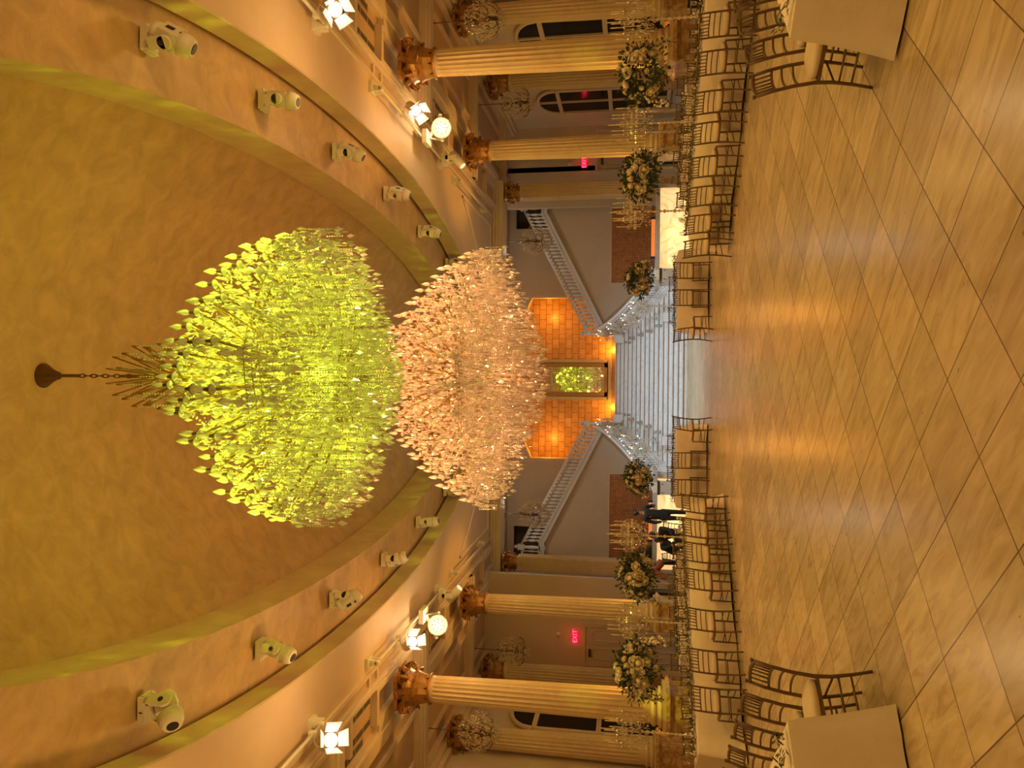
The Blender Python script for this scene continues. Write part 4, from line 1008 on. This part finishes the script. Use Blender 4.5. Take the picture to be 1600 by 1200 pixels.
def candelabrum(name, label, x, y, z0, ztop, nc, R, seed, group, lit=False, cat='candelabrum'):
    rng = random.Random(seed); H = ztop - z0
    t = thing(name, label, cat, (x, y, z0), 0, group)
    MB().lathe([(.12, 0), (.12, .015), (.05, .03), (.03, .06)], 12).obj('base', CLEARC, t)
    zb = H * .62; prof = [(.02, .05)]; z = .07
    while z < zb - .1:
        r = rng.choice((.022, .032, .042)); prof += [(.012, z), (r, z + r), (.012, z + 2 * r)]; z += 2 * r + .012
    prof.append((.012, zb)); MB().lathe(prof, 10).obj('stem', CLEARC, t)
    cup = MB(); tap = MB().lathe([(.011, 0), (.010, .2), (.004, .23), (.001, .235)], 7).mesh('candle', TAPER)
    fl = MB().lathe([(.001, 0), (.010, .015), (.006, .035), (.001, .05)], 6).mesh('flame', FLAME) if lit else None
    beads = MB(); pts = [(0, 0, H - .25)]
    for k in range(nc - 1):
        a = 2 * PI * k / (nc - 1); rr = R * (1 if k % 2 else .62); pts.append((rr * math.cos(a), rr * math.sin(a), H - .30 - (.10 if k % 2 else .02)))
    for (px, py, pz) in pts:
        cup.tube([(0, 0, zb - .04), (px * .4, py * .4, zb - .10), (px * .85, py * .85, zb - .04), (px, py, pz - .03)], .008, 5)
        cup.lathe([(.01, -.03), (.045, -.012), (.05, 0), (.02, -.004), (.016, .02), (.012, .025)], 9, (px, py, pz))
        o = link('candle', tap, t, (px, py, pz))
        if lit: link('flame', fl, o, (0, 0, .24))
        for q in range(7):
            a = 2 * PI * q / 7
            for b in range(rng.randint(2, 5)): beads.octa((px + .05 * math.cos(a), py + .05 * math.sin(a), pz - .025 - .022 * b), .009, .009, .011)
            beads.octa((px + .05 * math.cos(a), py + .05 * math.sin(a), pz - .15), .014, .007, .03, None, .4)
    for _ in range(150):
        a = rng.uniform(0, 6.28); r = R * rng.random() ** .6; beads.octa((r * math.cos(a), r * math.sin(a), zb - .12 + rng.uniform(-.12, .22)), .012, .007, .02, Matrix.Rotation(a, 3, 'Z'), .4)
    cup.obj('arms', CLEARC, t); o = beads.obj('crystals', CLEARC, t); o['kind'] = 'stuff'
def goblet_mesh():
    return MB().lathe([(.036, 0), (.034, .004), (.006, .012), (.005, .085), (.02, .10), (.038, .13), (.040, .16), (.034, .20), (.033, .20), (.038, .16), (.036, .13), (.018, .104)], 10).mesh('goblet', GLASS)
GOB = goblet_mesh()
HUR = MB().lathe([(.055, 0), (.06, .01), (.06, .26), (.056, .26), (.056, .012), (0, .012)], 12)

# ------------------------------------------------------------------ place tables, chairs and decorations
def P2(b, e, n, s, d): return (b[0] + e[0] * s + n[0] * d, b[1] + e[1] * s + n[1] * d)
def along(p, e, y_over_c):                                   # where the table's centre line crosses a bearing x/y = r
    r = y_over_c; return (r * p[1] - p[0]) / (e[0] - r * e[1])
ramble = random.Random(21)
for s, nm, c1 in ((-1, 'left', (-2.51, 5.64)), (1, 'right', (2.58, 5.82))):
    e = (s * .73, .684); n = (s * .684, -.73)
    c, rz, _, _ = table('long banquet table nearest the viewer on the %s, hidden under its cloth' % nm, c1, e, n, 3.4, .95, 31 + s, 'floor length ivory cloth on the nearest %s banquet table, its end facing the viewer' % nm)
    garland('thin leafy vine along the near end of the closest %s table' % nm, P2(c1, e, n, .10, .5), math.atan2(n[1], n[0]), .95, 50 + s, .035, .45)
    for k in range(5):
        fx, fy = P2(c1, e, n, .45 + .61 * k, -.55)
        place_chair(fx, fy, n, '%s dark chiavari chair from the near end of the closest %s table' % (ORD[k], nm), 'chairs of the nearest %s table' % nm)
BL, EL, NL = (-2.29, 14.96), (-.7485, -.663), (-.663, .7485)
BR, ER, NR = (2.39, 14.89), (.743, -.669), (.669, .743)
mids = {-1: [(-2.445, 14.83), (-2.845, 14.45), (-3.23, 14.09), (-3.62, 13.65), (-4.195, 13.165), (-4.75, 12.7), (-5.22, 12.285)],
        1: [(2.55, 14.76), (2.945, 14.42), (3.37, 13.98), (3.79, 13.54), (4.275, 13.19), (4.67, 12.8), (5.15, 12.36), (5.6, 12.0), (6.08, 11.58)]}
for s, nm, B, e, n, ln in ((-1, 'left', BL, EL, NL, 4.75), (1, 'right', BR, ER, NR, 5.9)):
    c, rz, _, _ = table('long banquet table across the dance floor on the %s' % nm, P2(B, e, n, -.12, .57), e, n, ln, .95, 77 + s, 'long ivory cloth on the %s banquet table at the edge of the dance floor' % nm)
    garland('green leaf garland along the long %s table' % nm, (c.x, c.y), rz, ln - .1, 60 + s)
    for k, (fx, fy) in enumerate(mids[s]):
        place_chair(fx, fy, (n[0] + ramble.uniform(-.05, .05), n[1]), '%s gold chiavari chair from the stairs on the dance floor side, long %s table' % (ORD[k], nm), 'dance floor side chairs of the long %s table' % nm)
    for k in range(7 + (s > 0)):
        fx, fy = P2(B, e, n, .35 + .62 * k, 2.09)
        place_chair(fx, fy, (-n[0], -n[1] + ramble.uniform(-.06, .06)), '%s gold chiavari chair from the stairs on the far side, long %s table' % (ORD[k], nm), 'far side chairs of the long %s table' % nm)
    p = P2(B, e, n, 0, .57 + .475); r0 = .0073
    ys = {-1: (833, 895, 965, 1042, 1136), 1: (335, 280, 200, 121, 42)}[s]
    for k, yi in enumerate(ys):
        r = (600 - yi) / 1145 - r0; q = along(p, e, r); x, y = P2(p, e, n, q, 0)
        if k in (1, 3):
            arrangement('%s tall arrangement of white roses and greenery on the long %s table' % ('smaller inner' if k == 1 else 'larger outer', nm), x, y, .765, 1.77, .43 if k == 1 else .49, 100 + k + s * 5, [(PI * .95, .55), (.1, .6)] if k == 3 else [(.15 if s > 0 else PI, .5)])
        else:
            candelabrum('candelabrum', '%s crystal candelabrum with ivory tapers on the long %s table' % ({0: 'innermost', 2: 'middle', 4: 'outermost'}[k], nm), x, y, .765, 2.42, 11, .30, 200 + k + s * 3, 'tall crystal candelabra on the tables')
    for k in range(16 if s < 0 else 18):
        for d in (.77, 1.33):
            x, y = P2(B, e, n, .1 + .30 * k, d)
            tag(link('goblet', GOB, None, (x, y, .765)), 'clear stemmed glass on the long %s table' % nm, 'glass', 'stemmed glasses on the long %s table' % nm)
    # shorter table behind, towards the columns
    B2 = (-3.9, 17.68) if s < 0 else (4.02, 17.6)
    c, rz, _, _ = table('short banquet table behind the long %s one, near the columns' % nm, P2(B2, e, n, -.1, .57), e, n, 2.5, .95, 90 + s, 'ivory cloth on the short table behind the long %s one' % nm)
    garland('leafy garland on the short table near the %s columns' % nm, (c.x, c.y), rz, 2.3, 66 + s)
    for k in range(4):
        for d, f, w in ((0, 1, 'near'), (2.09, -1, 'far')):
            fx, fy = P2(B2, e, n, .2 + .6 * k, d)
            place_chair(fx, fy, (n[0] * f, n[1] * f), '%s chiavari chair from the stairs on the %s side of the short %s table' % (ORD[k], w, nm), 'chairs around the short %s table' % nm)
    for k in range(4):
        x, y = P2(B2, e, n,   .5 + .45 * k, 1.04 + .1 * (k % 2))
        t = thing('candle_tube', '%s tall slim glass candle tube from the stairs on the short %s table' % (ORD[k], nm), 'candle holder', (x, y, .765), 0, 'tall glass candle tubes')
        h = (.95, 1.05, .9, 1.0)[k]
        MB().lathe([(.07, 0), (.07, .01), (.012, .02), (.012, .16), (.035, .18), (.035, h), (.032, h), (.032, .2), (0, .2)], 12).obj('glass_tube', GLASS, t)
        MB().lathe([(.016, .2), (.016, .2 + (h - .2) * .72), (.003, .2 + (h - .2) * .75)], 8).obj('candle', TAPER, t)
    # table nearest the stairs, set square to the room
    T0 = (1.25 if s > 0 else -3.25, 18.98)
    c, rz, _, _ = table('square set table nearest the stairs on the %s' % nm, T0, (1, 0), (0, 1), 2.0, .95, 12 + s, 'ivory cloth on the %s table nearest the stairs' % nm)
    garland('leafy garland on the %s table nearest the stairs' % nm, (c.x, c.y), rz, 1.9, 70 + s)
    for k, (fx, fy, fc) in enumerate((((s * 2.0), 18.40, (0, 1)), (s * 2.66, 18.38, (0, 1)), (s * 1.05, 18.0, (s * .72, .7)), (s * 1.75, 20.5, (0, -1)), (s * 2.6, 20.5, (0, -1)))):
        place_chair(fx, fy, fc, '%s of the %s table nearest the stairs' % (['front chair beside the aisle', 'front chair away from the aisle', 'angled chair at the aisle corner', 'rear chair beside the aisle', 'rear chair away from the aisle'][k], nm), 'chairs of the %s table nearest the stairs' % nm)
    arrangement('round white and cream flower arrangement on the %s table nearest the stairs' % nm, s * 2.58, 19.46, .765, 1.72, .41, 140 + s, [(PI if s < 0 else 0, .35)])
    # candelabra standing on the steps
    for k, (x, y, st_, zt) in enumerate(((2.62, 26.85, 3, 2.0), (2.26, 27.75, 6, 2.3), (2.02, 28.95, 10, 2.86), (1.80, 30.05, 14, 3.30))):
        candelabrum('stair_candelabrum', '%s lit crystal candelabrum from the foot of the stairs, %s side' % (ORD[k], nm), s * x, y, .16 * st_, zt, 7, .24, 300 + k + s * 10, 'lit candelabra on the stairs', True)
    for k, (x, y, st_) in enumerate(((2.0, 26.6, 2), (1.95, 27.35, 5), (1.8, 28.1, 7), (1.7, 28.7, 9), (1.6, 29.3, 11), (1.45, 29.75, 12))):
        t = thing('hurricane_vase', '%s small glass hurricane with a candle from the foot of the stairs, %s side' % (ORD[k], nm), 'candle holder', (s * x, y, .16 * st_), 0, 'glass hurricanes on the steps')
        HUR.obj('glass', GLASS, t); MB().lathe([(.03, .012), (.03, .14), (.002, .145)], 10).obj('candle', TAPER, t)

# ------------------------------------------------------------------ bars, cabinets, signs
for s, nm in ((-1, 'left'), (1, 'right')):
    t = thing('bar_counter', 'backlit onyx bar with grey stone top on the %s' % nm, 'bar', (s * 4.75, 24.9, 0), 0, 'the two bars')
    MB().box(-1.5, 1.5, -.40, -.36, .08, 1.03).obj('onyx_front', ONYX, t)
    MB().box(-1.62, -1.5, -.42, .3, 0, 1.03).box(1.5, 1.62, -.42, .3, 0, 1.03).box(-1.5, 1.5, -.36, .3, 0, .08).box(-1.5, 1.5, .26, .3, .08, 1.03).obj('body', GREYBOX, t)
    MB().box(-1.75, 1.75, -.52, .36, 1.03, 1.16).obj('counter_top', COUNTER, t)
    t = thing('bar_rail', 'low orange lit step rail with black ends on the %s bar' % nm, 'rail', (s * 4.75 + (.0 if s < 0 else -.05), 24.95, 1.16), 0, 'lit rails on the bars')
    MB().box(-.62, .62, -.06, .06, .01, .13).obj('lit_step', mat('amber lit step', (.5, .15, .04), .4, emis=(1, .26, .05), estr=.5, var=.3, vscale=20), t)
    MB().box(-.70, -.62, -.08, .08, 0, .16).box(.62, .70, -.08, .08, 0, .16).box(-.62, .62, .06, .075, 0, .13).obj('end_brackets', BLACK, t)
    light('POINT', 'bar_front_glow', (s * 4.75, 24.2, .5), 3, (1, .72, .36), size=.1)
    x = 3.33 if s > 0 else -3.5
    t = thing('serving_cabinet', 'grey enamel cabinet at the inner end of the %s bar' % nm, 'cabinet', (x, 24.05, 0), 0, 'grey cabinets beside the bars')
    MB().box(-.2, .2, -.18, .18, .06, .98).obj('body', GREYBOX, t)
    MB().box(-.21, .21, -.19, .19, .98, 1.05).obj('black_top', BLACK, t)
    mb = MB()
    for q in (-.14, .14): mb.ball((q, -.19, .9), .02, 8, 5); mb.box(q - .03, q + .03, -.15, .15, 0, .06)
    mb.obj('knobs_and_feet', BLACK, t)
    MB().box(-.15, .17, -.13, .13, 1.05, 1.20).obj('white_top_box', WHITEP, t)
    t = thing('dark_box', 'tall dark upright box in the shadow behind the %s flower arrangement' % nm, 'box', (s * 6.95, 23.6, 0), 0, 'dark boxes near the columns')
    MB().box(-.25, .25, -.2, .2, .05, 1.25).obj('body', BLACK, t); MB().box(-.27, .27, -.22, .22, 1.25, 1.3).box(-.2, .2, -.15, .15, 0, .05).obj('lid_and_plinth', BLACK, t)
RED = emit('red exit letters', (1.0, .02, .05), 9.0); REDBOX = mat('exit sign face', (.20, .01, .012), .5, emis=(1, .01, .03), estr=.6)
for x, y, z, nm in ((8.72, 29.8, 3.86, 'right'), (-9.0, 25.6, 3.76, 'left')):
    t = thing('exit_sign', 'red glowing exit sign above the %s aisle door' % nm, 'exit sign', (x, y, z), 0, 'exit signs')
    MB().box(-.19, .19, -.07, 0, -.12, .12).obj('housing', REDBOX, t)
    cu = bpy.data.curves.new('letters', 'FONT'); cu.body = 'EXIT'; cu.size = .21; cu.align_x = 'CENTER'; cu.align_y = 'CENTER'; cu.extrude = .004; cu.space_character = 1.05
    cu.materials.append(RED); tmp = link('text_source', cu); bpy.context.view_layer.update(); me_ = bpy.data.meshes.new_from_object(tmp); bpy.data.objects.remove(tmp); o = link('letters', me_, t, (0, -.076, 0), (PI / 2, 0, 0))
    light('POINT', 'exit_glow', (x, y - .2, z), 1.2, (1, .02, .04), size=.1)
    t = thing('emergency_lamp', 'small round wall fitting above the %s exit sign' % nm, 'lamp', (x, y, z + .6), 0, 'wall fittings above the exits')
    MB().lathe([(.09, 0), (.09, .02), (.06, .05), (.02, .06)], 14, (0, 0, 0), Matrix.Rotation(PI / 2, 3, 'X')).obj('body', WHITEP, t)
t = thing('wall_notice', 'small black framed notice on the wall of the left aisle end', 'notice', (-10.02, 25.6, 2.15))
MB().box(-.13, .13, -.02, 0, -.13, .13).obj('paper', WHITEP, t); MB().box(-.16, -.13, -.03, 0, -.16, .16).box(.13, .16, -.03, 0, -.16, .16).box(-.13, .13, -.03, 0, .13, .16).box(-.13, .13, -.03, 0, -.16, -.13).obj('frame', BLACK, t)
# gilded wall sconces between the half columns and the windows
for s, nm in ((-1, 'left'), (1, 'right')):
    for j, y in enumerate((20.35, 23.35)):
        t = thing('wall_sconce', 'gilded filigree panel sconce on the %s aisle wall, %s' % (nm, ['near side of the window', 'far side of the window'][j]), 'sconce', (s * 10.2, y, 2.45), 0, 'wall sconces')
        f = lambda a, b: (min(-s * a, -s * b), max(-s * a, -s * b))
        MB().box(*f(0, .03), -.16, .16, -.42, .42).obj('back_panel', TRIM, t)
        mb = MB()
        for q in range(5):
            P = [(-s * .05, .11 * math.sin(g * .5), -.34 + .16 * q + .07 * math.sin(g * 1.0)) for g in range(13)]; mb.tube(P, .012, 5)
        for q in range(3): mb.tube([(-s * .03, 0, -.1), (-s * .14, (q - 1) * .11, -.16), (-s * .18, (q - 1) * .13, -.02)], .01, 5)
        mb.obj('filigree', BRASS, t)
        mb = MB()
        for q in range(3): mb.lathe([(.012, 0), (.012, .14), (.002, .15)], 7, (-s * .18, (q - 1) * .13, -.02))
        mb.obj('candles', TAPER, t)
t = thing('equipment_case', 'black equipment case standing behind the outer end of the long right table', 'case', (7.3, 13.9, 0), .3)
MB().box(-.35, .35, -.25, .25, .04, .95).obj('body', BLACK, t); mb = MB()
for a in (-.35, .35):
    for b in (-.25, .25): mb.tube([(a, b, .04), (a, b, .95)], .018, 5)
mb.tube([(-.1, -.27, .6), (-.1, -.3, .62), (.1, -.3, .62), (.1, -.27, .6)], .012, 5); mb.obj('edges_and_handle', GREYBOX, t)

# ------------------------------------------------------------------ people around the left bar
def skin_obj(name, verts, edges, m, parent, sub=2):
    me = bpy.data.meshes.new(name); me.from_pydata([v[0] for v in verts], edges, []); me.materials.append(m)
    o = link(name, me, parent); md = o.modifiers.new('skin', 'SKIN'); md.use_smooth_shade = True
    for i, v in enumerate(verts):
        sv = me.skin_vertices[0].data[i]; r = v[1]; sv.radius = r if isinstance(r, tuple) else (r, r); sv.use_root = (i == 0)
    o.modifiers.new('sub', 'SUBSURF').levels = sub; o.modifiers['sub'].render_levels = sub
    return o
def person(label, loc, rz, J, coat=SUIT, trs=SUIT, coat_len=None):
    """J: joints in metres, person facing -Y; l/r suffix"""
    t = thing('person', label, 'person', loc, rz, 'people at the left bar')
    V = Vector; g = lambda k: V(J[k])
    hd = g('head'); nk = g('neck'); ch = g('chest'); pv = g('pelvis'); fd = V(J.get('look', (0, -1, 0))).normalized()
    body = [(pv, .11), ((pv + ch) / 2, .12), (ch, .13), (nk, .05), (hd - (hd - nk) * .35, .06), (hd, (.075, .09)), (hd + (hd - nk).normalized() * .09, .06)]
    ed = [(0, 1), (1, 2), (2, 3), (3, 4), (4, 5), (5, 6)]
    for q in 'lr':
        i = len(body); body += [(g('sh' + q), .05), (g('el' + q), .038), (g('wr' + q), .025)]; ed += [(2, i), (i, i + 1), (i + 1, i + 2)]
        i = len(body); body += [(g('hip' + q), .085), (g('kn' + q), .055), (g('an' + q), .038), (g('an' + q) + V(J.get('foot', (0, -.14, -.03))), .03)]; ed += [(0, i), (i, i + 1), (i + 1, i + 2), (i + 2, i + 3)]
        # hand: palm with four bent fingers and a thumb on its side, rooted inside the wrist
    b = skin_obj('body', body, ed, SKIN, t)
    for q in 'lr':
        wr = g('wr' + q); d = (wr - g('el' + q)).normalized(); sd = d.cross(V((0, 0, 1)) if abs(d.z) < .8 else V((1, 0, 0))).normalized(); nn = d.cross(sd)
        hv = [(wr - d * .02, .022), (wr + d * .05, (.02, .032)), (wr + d * .085, (.016, .032))]; he = [(0, 1), (1, 2)]
        for k, o_ in enumerate((-.028, -.009, .010, .028)):
            i = len(hv); l = (.062, .072, .068, .052)[k]; hv += [(wr + d * .09 + sd * o_, .0085), (wr + d * (.09 + l * .55) + sd * o_ - nn * .008, .008), (wr + d * (.09 + l) + sd * o_ - nn * .026, .0065)]; he += [(2, i), (i, i + 1), (i + 1, i + 2)]
        i = len(hv); hv += [(wr + d * .035 - sd * .04, .010), (wr + d * .075 - sd * .058 - nn * .01, .0085)]; he += [(0, i), (i, i + 1)]
        skin_obj('hand', hv, he, SKIN, t, 1)
    up_ = (hd - nk).normalized(); sd = up_.cross(fd).normalized()
    mb = MB(); mb.ball(hd + fd * .1 - up_ * .01, .016, 6, 5)
    for q in (-1, 1): mb.ball(hd + sd * q * .085 - up_ * .005, .026, 6, 5)
    mb.obj('nose_and_ears', SKIN, t)
    mb = MB()
    for q in (-1, 1): mb.ball(hd + fd * .083 + sd * q * .033 + up_ * .018, .010, 6, 4)
    mb.tube([hd + fd * .086 - up_ * .045 + sd * a for a in (-.025, 0, .025)], .006, 5); mb.obj('eyes_and_mouth', HAIR, t)
    mb = MB(); prof = [(.001, .118), (.06, .105), (.095, .06), (.10, .0), (.085, -.05)]
    mx = up_.to_track_quat('Z', 'Y').to_matrix(); mb.lathe(prof, 14, hd - fd * .022 + up_ * .012, mx); mb.obj('hair', HAIR, t)
    # coat over torso and arms, trousers, shoes
    cv = [((pv - (ch - pv) * (.05 if coat_len is None else coat_len)), (.17, .14) if coat_len is None else (.235, .17)), (pv, (.165, .135)), ((pv + ch) / 2, (.165, .13)), (ch, (.18, .13)), (nk - (nk - ch) * .12, .075)]; ce = [(0, 1), (1, 2), (2, 3), (3, 4)]
    for q in 'lr':
        i = len(cv); w = g('wr' + q); cv += [(g('sh' + q), .075), (g('el' + q), .058), (w - (w - g('el' + q)).normalized() * .03, .044)]; ce += [(3, i), (i, i + 1), (i + 1, i + 2)]
    skin_obj('coat', cv, ce, coat, t)
    for q in 'lr':
        skin_obj('trouser_leg', [(g('hip' + q) + V((0, 0, .04)), .10), (g('hip' + q), .10), (g('kn' + q), .072), (g('an' + q) + (g('kn' + q) - g('an' + q)).normalized() * .02, .062)], [(0, 1), (1, 2), (2, 3)], trs, t)
        a = g('an' + q); f = V(J.get('foot', (0, -.14, -.03)))
        skin_obj('shoe', [(a + V((0, .03 if f.y < 0 else -.03, -.035)), .045), (a + f * .5 + V((0, 0, -.03)), .045), (a + f * 1.15 + V((0, 0, -.012)), .036)], [(0, 1), (1, 2)], BLACK, t, 1)
    return t
def standing(h=1.78, lean=0.0, bend=None):
    k = h / 1.78; f = lambda x, y, z: (x * k, y * k, z * k)
    J = dict(pelvis=f(0, 0, .97), chest=f(0, -.02 - lean * .4, 1.33), neck=f(0, -.03 - lean * .6, 1.52), head=f(0, -.05 - lean * .75, 1.67), hipl=f(.095, 0, .92), hipr=f(-.095, 0, .92), knl=f(.10, -.02, .50), knr=f(-.10, -.01, .50), anl=f(.105, .02, .085), anr=f(-.105, .03, .085),
             shl=f(.20, -.02 - lean * .5, 1.44), shr=f(-.20, -.02 - lean * .5, 1.44), ell=f(.27, .0, 1.15), elr=f(-.26, .01, 1.15), wrl=f(.25, -.10, .90), wrr=f(-.25, -.09, .90))
    if bend: J.update({q: f(*v) for q, v in bend.items()})
    return J
def seated(bend=None):
    J = dict(pelvis=(0, .05, .54), chest=(0, -.0, .90), neck=(0, -.03, 1.08), head=(0, -.08, 1.22), hipl=(.1, .0, .52), hipr=(-.1, .0, .52), knl=(.13, -.42, .50), knr=(-.13, -.42, .50), anl=(.12, -.40, .085), anr=(-.12, -.40, .085),
             shl=(.20, 0, 1.0), shr=(-.20, 0, 1.0), ell=(.25, -.10, .74), elr=(-.25, -.10, .74), wrl=(.16, -.32, .66), wrr=(-.16, -.32, .66))
    if bend: J.update(bend)
    return J
person('person standing in a long black coat in front of the left bar, back half turned', (-4.22, 23.2, 0), .55, standing(1.80, .06, dict(ell=(.30, .02, 1.18), wrl=(.17, -.18, 1.10))), coat_len=.95)
person('person in black seated with knees up beside the candelabrum, nearest the standing figure', (-4.62, 22.3, 0), -.5, seated())
person('person in black seated and leaning far forward, left of the other seated person', (-5.25, 22.95, 0), 1.1, seated(dict(chest=(0, -.16, .84), neck=(0, -.30, .96), head=(0, -.40, 1.06), shl=(.2, -.2, .92), shr=(-.2, -.2, .92), ell=(.24, -.35, .68), elr=(-.24, -.35, .68), wrl=(.15, -.5, .56), wrr=(-.15, -.5, .56))))
person('person in dark clothes behind the left bar, head turned to the side', (-5.3, 25.75, 0), .3, standing(1.52, .1))
person('person in dark green clothes behind the outer end of the left bar', (-6.0, 25.85, 0), -.4, standing(1.60, .12), coat=mat('dark green cloth', (.03, .035, .02), .8, var=.1))
person('person in a red brown shirt bending forward near the outer end of the left bar', (-5.75, 23.5, 0), -1.2, standing(1.66, .0, dict(chest=(0, -.30, 1.18), neck=(0, -.47, 1.26), head=(0, -.60, 1.30), shl=(.2, -.36, 1.24), shr=(-.2, -.36, 1.24), ell=(.24, -.46, .95), elr=(-.24, -.46, .95), wrl=(.18, -.6, .80), wrr=(-.18, -.6, .80), look=(0, -.8, -.6))), coat=REDC)
for x, y, rz, w in ((-4.62, 22.3, -.5, 'seated person nearest the candelabrum'), (-5.25, 22.95, 1.1, 'person leaning far forward')):
    d = Vector((math.sin(rz), -math.cos(rz))); place_chair(x - d.x * .30, y - d.y * .30, d, 'chiavari chair under the %s by the left bar' % w, 'chairs of the seated people')
for o in bpy.data.objects:
    if o.parent is None and o.type == 'EMPTY' and not o.children: print('EMPTY WITHOUT PARTS', o.name)
